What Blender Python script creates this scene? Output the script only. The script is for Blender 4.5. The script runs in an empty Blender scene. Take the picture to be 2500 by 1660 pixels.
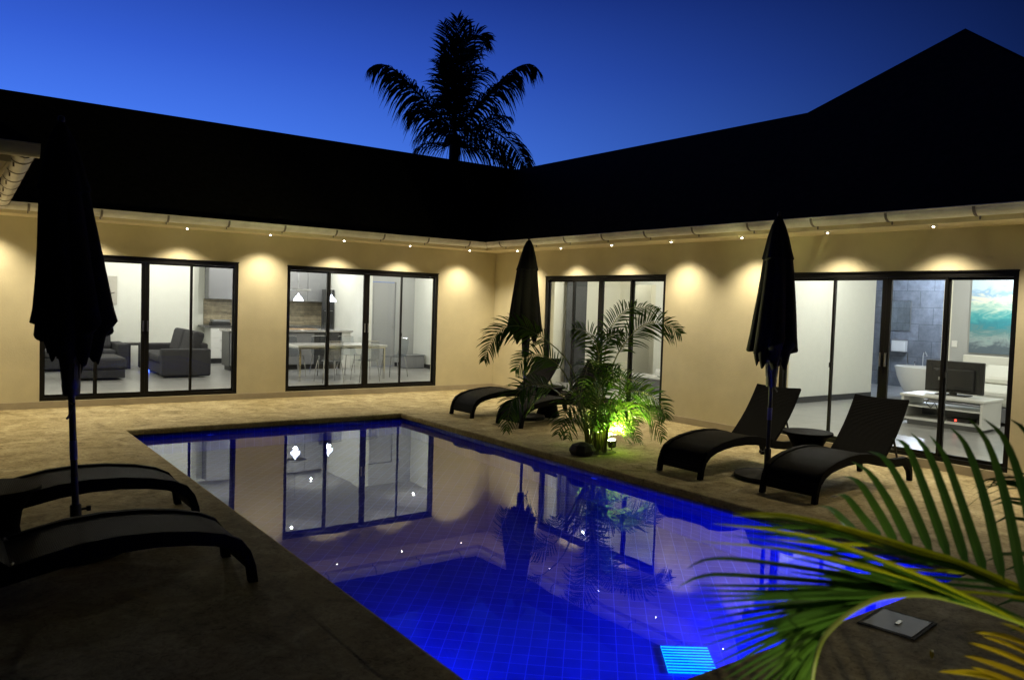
import bpy, math, random
from mathutils import Vector, Matrix
random.seed(7)
D = bpy.data
SC = bpy.context.scene
COL = SC.collection
V = Vector
R = math.radians

# ------------------------------------------------------------------ camera
F_PX, YAW, PITCH, ROLL = 1944.96, .6329, -.0456, .0323
CAM = V((-9.048, -12.959, 1.694))
FW = V((math.sin(YAW)*math.cos(PITCH), math.cos(YAW)*math.cos(PITCH), math.sin(PITCH)))
r0 = V((math.cos(YAW), -math.sin(YAW), 0)); u0 = r0.cross(FW)
RT = r0*math.cos(ROLL)+u0*math.sin(ROLL); UP = -r0*math.sin(ROLL)+u0*math.cos(ROLL)
def pt(u, v, d):
    return CAM + (FW + RT*((u-1250)/F_PX) + UP*((830-v)/F_PX))*d
cam = D.cameras.new('camera'); co = D.objects.new('camera', cam); COL.objects.link(co)
m = Matrix((RT, UP, -FW)).transposed().to_4x4(); m.translation = CAM; co.matrix_world = m
cam.sensor_width = 36; cam.lens = F_PX/2500*36; cam.clip_start = .05; cam.clip_end = 2000
cam.dof.use_dof = True; cam.dof.focus_distance = 11.5; cam.dof.aperture_fstop = 3.6
SC.camera = co

# ------------------------------------------------------------------ materials
def new_mat(name):
    m = D.materials.new(name); m.use_nodes = True
    nt = m.node_tree; return m, nt, nt.nodes['Principled BSDF']
def N(nt, t, **k):
    n = nt.nodes.new(t)
    for a, b in k.items():
        if a.startswith('i_'): n.inputs[a[2:].replace('_', ' ')].default_value = b
        else: setattr(n, a, b)
    return n
def ramp(nt, stops, interp='LINEAR'):
    n = nt.nodes.new('ShaderNodeValToRGB'); r = n.color_ramp; r.interpolation = interp
    while len(r.elements) > 1: r.elements.remove(r.elements[-1])
    r.elements[0].position = stops[0][0]; r.elements[0].color = (*stops[0][1], 1)
    for p, c in stops[1:]:
        e = r.elements.new(p); e.color = (*c, 1)
    return n
def mat(name, c, rough=.5, metal=0, spec=.5, noise=0, nscale=8, bump=0, bscale=60, emis=None, estr=0, stretch=None, trans=0):
    m, nt, p = new_mat(name)
    p.inputs['Roughness'].default_value = rough; p.inputs['Metallic'].default_value = metal
    p.inputs['Specular IOR Level'].default_value = spec
    p.inputs['Base Color'].default_value = (*c, 1)
    tc = N(nt, 'ShaderNodeTexCoord')
    vec = tc.outputs['Object']
    if stretch:
        mp = N(nt, 'ShaderNodeMapping'); mp.inputs['Scale'].default_value = stretch
        nt.links.new(vec, mp.inputs[0]); vec = mp.outputs[0]
    if noise:
        nz = N(nt, 'ShaderNodeTexNoise', i_Scale=nscale, i_Detail=6.0, i_Roughness=.6)
        nt.links.new(vec, nz.inputs[0])
        rp = ramp(nt, [(.3, tuple(x*(1-noise) for x in c)), (.7, tuple(min(1, x*(1+noise)) for x in c))])
        nt.links.new(nz.outputs[0], rp.inputs[0]); nt.links.new(rp.outputs[0], p.inputs['Base Color'])
    if bump:
        nb = N(nt, 'ShaderNodeTexNoise', i_Scale=bscale, i_Detail=5.0); nt.links.new(vec, nb.inputs[0])
        b = N(nt, 'ShaderNodeBump', i_Strength=bump, i_Distance=.02)
        nt.links.new(nb.outputs[0], b.inputs['Height']); nt.links.new(b.outputs[0], p.inputs['Normal'])
    if emis:
        p.inputs['Emission Color'].default_value = (*emis, 1); p.inputs['Emission Strength'].default_value = estr
    return m
M = {}
M['stucco'] = mat('stucco', (.60, .55, .385), .85, noise=.09, nscale=1.6, bump=.12, bscale=45)
M['skirt'] = mat('skirting', (.40, .35, .26), .7, noise=.1, nscale=4)
M['soffit'] = mat('soffit', (.80, .71, .50), .75, noise=.05)
M['gutter'] = mat('gutter', (.78, .76, .75), .35, noise=.12, nscale=5)
M['bracket'] = mat('bracket', (.20, .18, .18), .5)
M['roof'] = mat('roof', (.022, .021, .020), .95, spec=.1, noise=.3, nscale=10, bump=.4, bscale=20)
M['frame'] = mat('frame', (.0035, .0034, .0033), .45, spec=.25)
M['iwall'] = mat('iwall', (.76, .77, .71), .8, noise=.02)
M['iwall_grey'] = mat('iwall_grey', (.42, .43, .43), .8)
M['iwall_cream'] = mat('iwall_cream', (.76, .74, .62), .8)
M['ceil'] = mat('ceiling', (.75, .75, .73), .9)
M['black'] = mat('black', (.012, .012, .012), .45)
M['white'] = mat('white', (.75, .75, .72), .35)
M['gloss_white'] = mat('gloss_white', (.8, .8, .78), .12)
M['chrome'] = mat('chrome', (.7, .7, .7), .12, metal=1)
M['steel'] = mat('steel', (.35, .36, .37), .35, metal=1)
M['sofa'] = mat('sofa', (.034, .034, .038), .95, noise=.15, nscale=40, bump=.3, bscale=200)
M['canvas'] = mat('canvas', (.008, .008, .009), .95, spec=.15, noise=.2, nscale=30, bump=.3, bscale=120)
M['pole'] = mat('pole', (.015, .015, .016), .5)
M['blue_tag'] = mat('blue_tag', (.10, .10, .42), .5)
M['cab_grey'] = mat('cabinet_grey', (.22, .225, .24), .25)
M['dark_cab'] = mat('cabinet_dark', (.035, .036, .04), .3)
M['counter'] = mat('counter', (.10, .10, .10), .15, noise=.3, nscale=60)
M['islandtop'] = mat('island_top', (.42, .41, .39), .15, noise=.2, nscale=60)
M['concrete'] = mat('concrete', (.02, .02, .019), .9, noise=.2, nscale=20, bump=.3)
M['rock'] = mat('rock', (.035, .03, .027), .9, noise=.4, nscale=12, bump=.6, bscale=25)
M['bark'] = mat('bark', (.06, .05, .035), .9, noise=.3, nscale=20, bump=.6)
M['soil'] = mat('soil', (.045, .035, .022), .95, noise=.4, nscale=30, bump=.8)
M['linen'] = mat('linen', (.72, .72, .66), .9, bump=.3, bscale=12)
M['wood'] = mat('wood', (.35, .22, .10), .5, noise=.2, stretch=(1, 12, 12))
M['red_led'] = mat('red_led', (.5, .02, .02), .5, emis=(1, .05, .03), estr=6)
M['blue_led'] = mat('blue_led', (.02, .05, .6), .5, emis=(.05, .12, 1), estr=10)
M['bulb'] = mat('bulb', (1, 1, 1), .5, emis=(1, .93, .8), estr=60)
M['iceil_lamp'] = mat('iceil_lamp', (1, 1, 1), .5, emis=(1, .98, .92), estr=14)
M['pendant'] = mat('pendant_glass', (.9, .9, 1), .3, emis=(.75, .82, 1), estr=7)
M['flood_lens'] = mat('flood_lens', (1, 1, .9), .5, emis=(1, 1, .62), estr=60)
M['hatch'] = mat('hatch', (.03, .034, .042), .55, noise=.2, nscale=20)

def leaf_mat(name, c1, c2, trans=.45):
    m, nt, p = new_mat(name)
    tc = N(nt, 'ShaderNodeTexCoord'); nz = N(nt, 'ShaderNodeTexNoise', i_Scale=3.0, i_Detail=4.0)
    nt.links.new(tc.outputs['Object'], nz.inputs[0])
    rp = ramp(nt, [(.35, c1), (.65, c2)]); nt.links.new(nz.outputs[0], rp.inputs[0])
    nt.links.new(rp.outputs[0], p.inputs['Base Color'])
    p.inputs['Roughness'].default_value = .4; p.inputs['Specular IOR Level'].default_value = .35
    tr = N(nt, 'ShaderNodeBsdfTranslucent'); nt.links.new(rp.outputs[0], tr.inputs[0])
    mx = N(nt, 'ShaderNodeMixShader'); mx.inputs[0].default_value = trans
    nt.links.new(p.outputs[0], mx.inputs[1]); nt.links.new(tr.outputs[0], mx.inputs[2])
    nt.links.new(mx.outputs[0], nt.nodes['Material Output'].inputs[0]); return m
M['leaf'] = leaf_mat('areca_leaf', (.025, .075, .008), (.075, .15, .012))
M['leaf_coco'] = leaf_mat('coconut_leaf', (.02, .03, .01), (.03, .045, .012), .2)
M['leaf_front'] = leaf_mat('front_leaf', (.03, .095, .018), (.065, .14, .02), .5)
M['leaf_yellow'] = leaf_mat('yellow_leaf', (.30, .36, .012), (.46, .48, .018), .5)
M['leaf_dead'] = leaf_mat('dead_leaf', (.42, .33, .015), (.58, .47, .02), .2)

def glass_mat(name, tint=(1, 1, 1), f=1.45, rough=.0, add=.0):
    m, nt, p = new_mat(name); nt.nodes.remove(p)
    t = N(nt, 'ShaderNodeBsdfTransparent'); t.inputs[0].default_value = (*tint, 1)
    g = N(nt, 'ShaderNodeBsdfGlossy'); g.inputs['Roughness'].default_value = rough
    fr = N(nt, 'ShaderNodeFresnel', i_IOR=f); mx = N(nt, 'ShaderNodeMixShader')
    ad = N(nt, 'ShaderNodeMath', operation='ADD'); ad.inputs[1].default_value = add
    ge = N(nt, 'ShaderNodeNewGeometry'); iv = N(nt, 'ShaderNodeMath', operation='SUBTRACT'); iv.inputs[0].default_value = 1
    nt.links.new(ge.outputs['Backfacing'], iv.inputs[1]); ml = N(nt, 'ShaderNodeMath', operation='MULTIPLY')   # only the entering face mirrors
    nt.links.new(fr.outputs[0], ad.inputs[0]); nt.links.new(ad.outputs[0], ml.inputs[0]); nt.links.new(iv.outputs[0], ml.inputs[1])
    nt.links.new(ml.outputs[0], mx.inputs[0])
    nt.links.new(t.outputs[0], mx.inputs[1]); nt.links.new(g.outputs[0], mx.inputs[2])
    nt.links.new(mx.outputs[0], nt.nodes['Material Output'].inputs[0]); return m
M['pane'] = glass_mat('window_glass', (.97, .98, .97), 1.42)
M['acrylic'] = glass_mat('acrylic', (.86, .88, .90), 1.5, .12, .12)

# deck stone
def stone():
    m, nt, p = new_mat('patio_stone')
    tc = N(nt, 'ShaderNodeTexCoord')
    n1 = N(nt, 'ShaderNodeTexNoise', i_Scale=3.2, i_Detail=10.0, i_Roughness=.72, i_Distortion=.8)
    n2 = N(nt, 'ShaderNodeTexNoise', i_Scale=20.0, i_Detail=8.0, i_Roughness=.72, i_Distortion=1.6)
    for n in (n1, n2): nt.links.new(tc.outputs['Object'], n.inputs[0])
    r1 = ramp(nt, [(.3, (.19, .155, .08)), (.48, (.36, .31, .175)), (.7, (.55, .49, .31))])
    r2 = ramp(nt, [(.32, (.35, .30, .24)), (.5, (.95, .92, .88)), (.75, (1.25, 1.2, 1.1))])
    nt.links.new(n1.outputs[0], r1.inputs[0]); nt.links.new(n2.outputs[0], r2.inputs[0])
    mx = N(nt, 'ShaderNodeMix', data_type='RGBA', blend_type='MULTIPLY'); mx.inputs[0].default_value = .85
    nt.links.new(r1.outputs[0], mx.inputs[6]); nt.links.new(r2.outputs[0], mx.inputs[7])
    # cracks of the stamped stone
    vo = N(nt, 'ShaderNodeTexVoronoi', feature='DISTANCE_TO_EDGE', i_Scale=1.1)
    mp = N(nt, 'ShaderNodeMix', data_type='RGBA'); mp.inputs[0].default_value = .12
    nt.links.new(tc.outputs['Object'], mp.inputs[6]); nt.links.new(n2.outputs[1], mp.inputs[7])
    nt.links.new(mp.outputs[2], vo.inputs[0])
    rv = ramp(nt, [(0, (.6, .58, .55)), (.008, (1, 1, 1))]); nt.links.new(vo.outputs[0], rv.inputs[0])
    m2 = N(nt, 'ShaderNodeMix', data_type='RGBA', blend_type='MULTIPLY'); m2.inputs[0].default_value = .6
    nt.links.new(mx.outputs[2], m2.inputs[6]); nt.links.new(rv.outputs[0], m2.inputs[7])
    nt.links.new(m2.outputs[2], p.inputs['Base Color'])
    p.inputs['Roughness'].default_value = .75; p.inputs['Specular IOR Level'].default_value = .06
    b = N(nt, 'ShaderNodeBump', i_Strength=.55, i_Distance=.012)
    nt.links.new(n2.outputs[0], b.inputs['Height']); nt.links.new(b.outputs[0], p.inputs['Normal'])
    return m
M['stone'] = stone()

def brick_mat(name, c1, c2, mortar, w, h, ms, rough=.4, offset=0., coord='Object', bump=.2, noise=None, rot=None):
    """grid of tiles; picks the plane from the face normal so that walls and floors both read square"""
    m, nt, p = new_mat(name)
    tc = N(nt, 'ShaderNodeTexCoord'); geo = N(nt, 'ShaderNodeNewGeometry')
    sx = N(nt, 'ShaderNodeSeparateXYZ'); nt.links.new(tc.outputs['Object'], sx.inputs[0])
    sn = N(nt, 'ShaderNodeSeparateXYZ'); nt.links.new(geo.outputs['True Normal'], sn.inputs[0])
    def absgt(sock):
        a = N(nt, 'ShaderNodeMath', operation='ABSOLUTE'); nt.links.new(sock, a.inputs[0])
        g = N(nt, 'ShaderNodeMath', operation='GREATER_THAN'); g.inputs[1].default_value = .7
        nt.links.new(a.outputs[0], g.inputs[0]); return g.outputs[0]
    gx, gz = absgt(sn.outputs[0]), absgt(sn.outputs[2])
    def mixf(f, a, b):
        n = N(nt, 'ShaderNodeMix', data_type='FLOAT'); nt.links.new(f, n.inputs[0])
        nt.links.new(a, n.inputs[2]); nt.links.new(b, n.inputs[3]); return n.outputs[0]
    uu = mixf(gx, sx.outputs[0], sx.outputs[1])       # walls facing x use y
    vv = mixf(gz, sx.outputs[2], sx.outputs[1])       # floors use y as second axis
    cx = N(nt, 'ShaderNodeCombineXYZ'); nt.links.new(uu, cx.inputs[0]); nt.links.new(vv, cx.inputs[1])
    vec_out = cx.outputs[0]
    if rot:
        mpr = N(nt, 'ShaderNodeMapping'); mpr.inputs['Rotation'].default_value = (0, 0, rot); nt.links.new(vec_out, mpr.inputs[0]); vec_out = mpr.outputs[0]
    br = N(nt, 'ShaderNodeTexBrick', offset=offset, squash=1.0)
    br.inputs['Color1'].default_value = (*c1, 1); br.inputs['Color2'].default_value = (*c2, 1)
    br.inputs['Mortar'].default_value = (*mortar, 1); br.inputs['Scale'].default_value = 1
    br.inputs['Mortar Size'].default_value = ms; br.inputs['Brick Width'].default_value = w
    br.inputs['Row Height'].default_value = h; br.inputs['Mortar Smooth'].default_value = .1; br.inputs['Bias'].default_value = 0
    nt.links.new(vec_out, br.inputs[0])
    out = br.outputs[0]
    if noise:
        nz = N(nt, 'ShaderNodeTexNoise', i_Scale=noise[0], i_Detail=6.0, i_Roughness=.65)
        nt.links.new(tc.outputs['Object'], nz.inputs[0])
        rp = ramp(nt, [(.3, (noise[1],)*3), (.7, (noise[2],)*3)]); nt.links.new(nz.outputs[0], rp.inputs[0])
        mx = N(nt, 'ShaderNodeMix', data_type='RGBA', blend_type='MULTIPLY'); mx.inputs[0].default_value = 1
        nt.links.new(out, mx.inputs[6]); nt.links.new(rp.outputs[0], mx.inputs[7]); out = mx.outputs[2]
    nt.links.new(out, p.inputs['Base Color']); p.inputs['Roughness'].default_value = rough
    b = N(nt, 'ShaderNodeBump', i_Strength=bump, i_Distance=.004, invert=True)
    nt.links.new(br.outputs[1], b.inputs['Height']); nt.links.new(b.outputs[0], p.inputs['Normal'])
    return m
M['pool_tile'] = brick_mat('pool_tile', (.02, .045, .42), (.03, .06, .5), (.09, .16, .8), .115, .115, .0035, .25, noise=(2.5, .8, 1.15))
M['pool_floor_tile'] = brick_mat('pool_floor_tile', (.02, .045, .42), (.03, .06, .5), (.09, .16, .8), .115, .115, .0035, .25, noise=(1.5, .75, 1.2), rot=R(42))
M['floor_tile'] = brick_mat('floor_tile', (.30, .30, .29), (.34, .335, .32), (.17, .17, .165), .6, .6, .004, .28, noise=(3, .85, 1.1))
M['stone_tile'] = brick_mat('bath_stone_tile', (.13, .145, .165), (.18, .20, .23), (.07, .08, .09), .62, .38, .006, .4, offset=.5, noise=(5, .7, 1.4))
M['backsplash'] = brick_mat('backsplash', (.42, .36, .24), (.22, .19, .13), (.30, .26, .18), .35, .022, .002, .4, offset=.37, noise=(9, .7, 1.3))

def rattan():
    m, nt, p = new_mat('rattan')
    tc = N(nt, 'ShaderNodeTexCoord')
    w1 = N(nt, 'ShaderNodeTexWave', bands_direction='X', i_Scale=32.0); w2 = N(nt, 'ShaderNodeTexWave', bands_direction='Y', i_Scale=32.0)
    for w in (w1, w2): nt.links.new(tc.outputs['Object'], w.inputs[0])
    mu = N(nt, 'ShaderNodeMath', operation='MULTIPLY'); nt.links.new(w1.outputs[1], mu.inputs[0]); nt.links.new(w2.outputs[1], mu.inputs[1])
    rp = ramp(nt, [(0, (.001, .001, .001)), (.6, (.007, .0068, .0064))]); nt.links.new(mu.outputs[0], rp.inputs[0])
    nt.links.new(rp.outputs[0], p.inputs['Base Color'])
    p.inputs['Roughness'].default_value = .6; p.inputs['Specular IOR Level'].default_value = .04
    b = N(nt, 'ShaderNodeBump', i_Strength=.8, i_Distance=.006)
    nt.links.new(mu.outputs[0], b.inputs['Height']); nt.links.new(b.outputs[0], p.inputs['Normal']); return m
M['rattan'] = rattan()

def water_mat():
    m, nt, p = new_mat('water'); nt.nodes.remove(p)
    g = N(nt, 'ShaderNodeBsdfGlass', i_IOR=1.38, i_Roughness=0.0)
    g.inputs['Color'].default_value = (.93, .96, 1, 1)
    tc = N(nt, 'ShaderNodeTexCoord')
    nz = N(nt, 'ShaderNodeTexNoise', i_Scale=1.3, i_Detail=2.0); nt.links.new(tc.outputs['Object'], nz.inputs[0])
    b = N(nt, 'ShaderNodeBump', i_Strength=.06, i_Distance=.02)
    nt.links.new(nz.outputs[0], b.inputs['Height']); nt.links.new(b.outputs[0], g.inputs['Normal'])
    nt.links.new(g.outputs[0], nt.nodes['Material Output'].inputs[0]); return m
M['water'] = water_mat()

def wave_painting():
    m, nt, p = new_mat('wave_canvas')
    tc = N(nt, 'ShaderNodeTexCoord'); sx = N(nt, 'ShaderNodeSeparateXYZ'); nt.links.new(tc.outputs['Object'], sx.inputs[0])
    nz = N(nt, 'ShaderNodeTexNoise', i_Scale=3.0, i_Detail=7.0, i_Roughness=.6, i_Distortion=1.5)
    mp = N(nt, 'ShaderNodeMapping'); mp.inputs['Scale'].default_value = (1, .8, 2.2); mp.inputs['Rotation'].default_value = (.5, 0, 0)
    nt.links.new(tc.outputs['Object'], mp.inputs[0]); nt.links.new(mp.outputs[0], nz.inputs[0])
    ma = N(nt, 'ShaderNodeMath', operation='MULTIPLY_ADD'); ma.inputs[1].default_value = .6
    nt.links.new(nz.outputs[0], ma.inputs[0])
    s2 = N(nt, 'ShaderNodeMath', operation='MULTIPLY_ADD'); s2.inputs[1].default_value = .92; s2.inputs[2].default_value = .23
    nt.links.new(sx.outputs[2], s2.inputs[0]); nt.links.new(s2.outputs[0], ma.inputs[2])
    rp = ramp(nt, [(.0, (.10, .14, .18)), (.14, (.30, .40, .42)), (.25, (.12, .27, .30)), (.4, (.03, .27, .36)), (.55, (.08, .42, .47)), (.68, (.42, .66, .62)), (.8, (.85, .87, .78)), (.9, (.30, .52, .80)), (1, (.60, .78, .95))])
    nt.links.new(ma.outputs[0], rp.inputs[0]); nt.links.new(rp.outputs[0], p.inputs['Base Color']); p.inputs['Roughness'].default_value = .6
    return m
M['wave'] = wave_painting()

# ------------------------------------------------------------------ mesh builder
class MB:
    def __init__(s): s.v = []; s.f = []; s.mi = []; s.cur = 0
    def add(s, vs, fs):
        o = len(s.v); s.v += [tuple(v) for v in vs]; s.f += [tuple(i+o for i in f) for f in fs]; s.mi += [s.cur]*len(fs); return s
    def box(s, x0, y0, z0, x1, y1, z1, M4=None):
        vs = [V((x, y, z)) for z in (z0, z1) for y in (y0, y1) for x in (x0, x1)]
        if M4: vs = [M4 @ v for v in vs]
        return s.add(vs, [(0, 2, 3, 1), (4, 5, 7, 6), (0, 1, 5, 4), (2, 6, 7, 3), (0, 4, 6, 2), (1, 3, 7, 5)])
    def tube(s, pts, r, n=10, cap=True):
        pts = [V(p) for p in pts]; k = len(pts)
        rs = r if isinstance(r, (list, tuple)) else [r]*k
        vs = []; ref = None
        for i, p in enumerate(pts):
            t = (pts[min(i+1, k-1)]-pts[max(i-1, 0)]).normalized()
            if ref is None:
                ref = V((0, 0, 1)) if abs(t.z) < .9 else V((1, 0, 0))
            a = (ref - t*ref.dot(t)).normalized(); ref = a; b = t.cross(a)
            for j in range(n):
                an = 2*math.pi*j/n; vs.append(p+(a*math.cos(an)+b*math.sin(an))*rs[i])
        fs = [(i*n+j, i*n+(j+1) % n, (i+1)*n+(j+1) % n, (i+1)*n+j) for i in range(k-1) for j in range(n)]
        if cap: fs += [tuple(reversed(range(n))), tuple(range((k-1)*n, k*n))]
        return s.add(vs, fs)
    def lathe(s, prof, n=24, c=(0, 0, 0), sx=1, sy=1):
        c = V(c); vs = []
        for r, z in prof:
            for j in range(n):
                a = 2*math.pi*j/n; vs.append((c.x+r*sx*math.cos(a), c.y+r*sy*math.sin(a), c.z+z))
        k = len(prof)
        fs = [(i*n+j, i*n+(j+1) % n, (i+1)*n+(j+1) % n, (i+1)*n+j) for i in range(k-1) for j in range(n)]
        fs += [tuple(reversed(range(n))), tuple(range((k-1)*n, k*n))]
        return s.add(vs, fs)
    def sheet(s, poly, th):   # a flat polygon with thickness, extruded downwards along its normal
        p = [V(q) for q in poly]; n = (p[1]-p[0]).cross(p[2]-p[1]).normalized()
        if n.z < 0: n = -n
        k = len(p); vs = p+[q-n*th for q in p]
        return s.add(vs, [tuple(range(k)), tuple(reversed(range(k, 2*k)))]+[(i, i+k, (i+1) % k+k, (i+1) % k) for i in range(k)])
    def build(s, name, mt, parent=None, smooth=False, bevel=0, loc=None, subd=0, recalc=True):
        me = D.meshes.new(name); me.from_pydata(s.v, [], s.f)
        for q in (mt if isinstance(mt, (list, tuple)) else [mt]): me.materials.append(M[q] if isinstance(q, str) else q)
        if any(s.mi):
            for p, i in zip(me.polygons, s.mi): p.material_index = i
        import bmesh
        bm = bmesh.new(); bm.from_mesh(me); recalc and bmesh.ops.recalc_face_normals(bm, faces=bm.faces); bm.to_mesh(me); bm.free()
        if smooth:
            for p in me.polygons: p.use_smooth = True
            try: me.set_sharp_from_angle(angle=R(40))
            except Exception: pass
        o = D.objects.new(name, me); COL.objects.link(o)
        if parent is not None: o.parent = parent
        if loc is not None: o.location = loc
        if bevel:
            b = o.modifiers.new('b', 'BEVEL'); b.width = bevel; b.segments = 2; b.limit_method = 'ANGLE'
        if subd:
            b = o.modifiers.new('s', 'SUBSURF'); b.levels = subd; b.render_levels = subd
        return o
def tag(o, label=None, cat=None, group=None, kind=None):
    if label: o['label'] = label
    if cat: o['category'] = cat
    if group: o['group'] = group
    if kind: o['kind'] = kind
    return o
def thing(name, label, cat, loc=(0, 0, 0), rz=0, group=None):
    o = D.objects.new(name, None); COL.objects.link(o); o.location = loc; o.rotation_euler = (0, 0, rz); o.empty_display_size = .1
    return tag(o, label, cat, group)
def sbox(name, b, mt, parent=None, bevel=0, loc=None):
    return MB().box(*b).build(name, mt, parent, bevel=bevel, loc=loc)
def children(o): return [c for c in D.objects if c.parent == o]
def copy_tree(o, parent=None, label=None):
    c = o.copy(); COL.objects.link(c)
    if parent is not None: c.parent = parent
    if label: c['label'] = label
    for ch in children(o): copy_tree(ch, c)
    return c
def lamp(kind, name, loc, power, color, parent=None, size=.05, angle=None, blend=.5, direction=(0, 0, -1), shape=None):
    l = D.lights.new(name, kind); l.energy = power; l.color = color
    if kind == 'AREA':
        l.size = size
        if shape: l.shape = shape[0]; l.size = shape[1]; l.size_y = shape[2]
    else: l.shadow_soft_size = size
    if kind == 'SPOT': l.spot_size = angle; l.spot_blend = blend
    o = D.objects.new(name, l); COL.objects.link(o); o.location = loc
    o.rotation_euler = V(direction).to_track_quat('-Z', 'Y').to_euler()
    if parent is not None: o.parent = parent
    return o

# ------------------------------------------------------------------ ground, patio, pool
PX0, PX1, PY0, PY1 = -7.094, -3.335, -10.56, -2.414
WZ = -.105
XE, XW, YN, YS = 0, -16, 0, -19
def ring(mb, z, ox0, oy0, ox1, oy1, ix0, iy0, ix1, iy1):
    vs = [(ox0, oy0, z), (ox1, oy0, z), (ox1, oy1, z), (ox0, oy1, z), (ix0, iy0, z), (ix1, iy0, z), (ix1, iy1, z), (ix0, iy1, z)]
    mb.add(vs, [(0, 1, 5, 4), (1, 2, 6, 5), (2, 3, 7, 6), (3, 0, 4, 7)])
c = .30
mb = MB(); ring(mb, 0, XW, YS, XE+.05, YN+.05, PX0-c, PY0-c, PX1+c, PY1+c)
tag(mb.build('patio', 'stone'), kind='structure')
# coping: slabs round the pool with a rounded nose
mb = MB()
prof = [(.312, .0015), (.025, .0015), (.008, -.004), (0, -.02), (0, -.06), (.008, -.072), (.05, -.075)]
for o_, z in prof:
    mb.v += [(PX0-o_, PY0-o_, z), (PX1+o_, PY0-o_, z), (PX1+o_, PY1+o_, z), (PX0-o_, PY1+o_, z)]
for i in range(len(prof)-1):
    for j in range(4): mb.f.append((4*i+j, 4*i+(j+1) % 4, 4*i+4+(j+1) % 4, 4*i+4+j)); mb.mi.append(0)
tag(mb.build('pool_coping', 'stone'), kind='structure')
e = .035
bx0, bx1, by0, by1 = PX0-e, PX1+e, PY0-e, PY1+e
ZB = -1.35
mb = MB()
mb.add([(bx0, by0, -.07), (bx1, by0, -.07), (bx1, by1, -.07), (bx0, by1, -.07), (bx0, by0, ZB), (bx1, by0, ZB), (bx1, by1, ZB), (bx0, by1, ZB)],
       [(0, 1, 5, 4), (1, 2, 6, 5), (2, 3, 7, 6), (3, 0, 4, 7), (4, 5, 6, 7)])
mb.mi = [0, 0, 0, 0, 1]
tag(mb.build('pool', ['pool_tile', 'pool_floor_tile']), kind='structure')
wt = MB().add([(bx0, by0, WZ), (bx1, by0, WZ), (bx1, by1, WZ), (bx0, by1, WZ)], [(0, 1, 2, 3)]).build('water', 'water', recalc=False)
tag(wt, kind='structure')
gm = MB(); gm.add([(-400, -400, -1.6), (400, -400, -1.6), (400, 400, -1.6), (-400, 400, -1.6)], [(0, 1, 2, 3)])
tag(gm.build('ground', 'soil'), kind='structure')

# pool wall lamps, two inlets with an added glow, and a drain made to glow
def pool_light_or_inlet(label, loc, normal, on):
    t = thing('pool_light_or_inlet', label, 'pool light', loc, 0, 'underwater lights in the pool walls')
    n = V(normal); q = n.to_track_quat('Z', 'Y').to_matrix().to_4x4()
    b = MB().lathe([(.01, .002), (.05, .002), (.05, .01), (.04, .015), (.01, .015)], 20); o = b.build('rim', 'white', t, True); o.matrix_local = q
    b = MB().lathe([(.005, .016), (.036, .016), (.034, .02), (.005, .022)], 20); o = b.build('lens', 'blue_lens', t, True); o.matrix_local = q
    return t
M['blue_lens'] = mat('blue_lens', (.2, .4, 1), .3, emis=(.01, .03, 1), estr=.5)  # on the two inlets this glow stands in for reflected light
M['drain_glow'] = mat('drain_glow', (.2, .6, 1), .3, emis=(.0, .42, 1), estr=1.6)  # emission stands in for lamp light falling on the drain
BLUE = (.03, .07, 1)
def pool_lamp(x, y, z, p, d, t):
    o = lamp('SPOT', 'pool_lamp', (0, 0, 0), p, BLUE, None, .015, R(165), .6, d)
    o.location = (x, y, z)
for i, (lab, x, y, z, nrm, p) in enumerate([
        ('small inlet with added blue glow in the far pool wall below the kitchen window', -6.1, by1-.004, -.26, (0, -1, 0), 0),
        ('small inlet with added blue glow in the long pool wall below the floodlit palm', bx1-.004, -6.7, -.26, (-1, 0, 0), 0),
        ('round blue light in the pool wall nearest the large leaves', -4.3, by0+.004, -.62, (0, 1, 0), 350),
        ('round blue light in the long pool wall beside the dark loungers', bx0+.004, -8.9, -.62, (1, 0, 0), 60)]):
    pool_light_or_inlet(lab, (x, y, z), nrm, True)
    if p: pool_lamp(x+nrm[0]*.12, y+nrm[1]*.12, z-.1, p, nrm, None)
tg = thing('glowing_drain', 'slatted drain panel with added cyan glow on the pool floor near the pool corner', 'drain grille', (-5.055, -9.57, ZB+.003), R(-38))
sbox('lens', (-.155, -.165, 0, .155, .165, .02), 'drain_glow', tg)
b = MB()
for i in range(10):
    y = -.16+i*.0355; b.box(-.155, y-.0045, .022, .155, y+.0045, .030)
b.build('slats', 'pool_tile', tg)

# ------------------------------------------------------------------ house
house = thing('villa', 'single storey cream villa with dark pitched roof and lit sliding doors', 'villa')
ZT, ZS, ZW = 2.672, .0976, 2.2
W1, W2 = (-7.787, -5.028), (-4.223, -1.300)
W3, W4 = (-4.531, -1.598), (-9.402, -6.59)
T = .22
def wall_x(name, y0, y1, xa, xb, holes, mt):      # wall running along x with door openings
    b = MB(); cur = xa
    for h0, h1 in holes:
        b.box(cur, y0, 0, h0, y1, ZT); b.box(h0, y0, 0, h1, y1, ZS); b.box(h0, y0, ZW, h1, y1, ZT); cur = h1
    b.box(cur, y0, 0, xb, y1, ZT)
    return b.build(name, mt, house)
def wall_y(name, x0, x1, ya, yb, holes, mt):
    b = MB(); cur = ya
    for h0, h1 in holes:
        b.box(x0, cur, 0, x1, h0, ZT); b.box(x0, h0, 0, x1, h1, ZS); b.box(x0, h0, ZW, x1, h1, ZT); cur = h1
    b.box(x0, cur, 0, x1, yb, ZT)
    return b.build(name, mt, house)
wall_x('wall', 0, T, -9.25, 0, [W1, W2], 'stucco')
wall_y('wall', 0, T, -12.5, 0, [W4, W3], 'stucco')
wall_y('wall', -9.25, -9.03, -5.0, 0, [], 'stucco')
sbox('wall', (-13, -5.0, 0, -9.03, -4.8, ZT), 'stucco', house)
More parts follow.
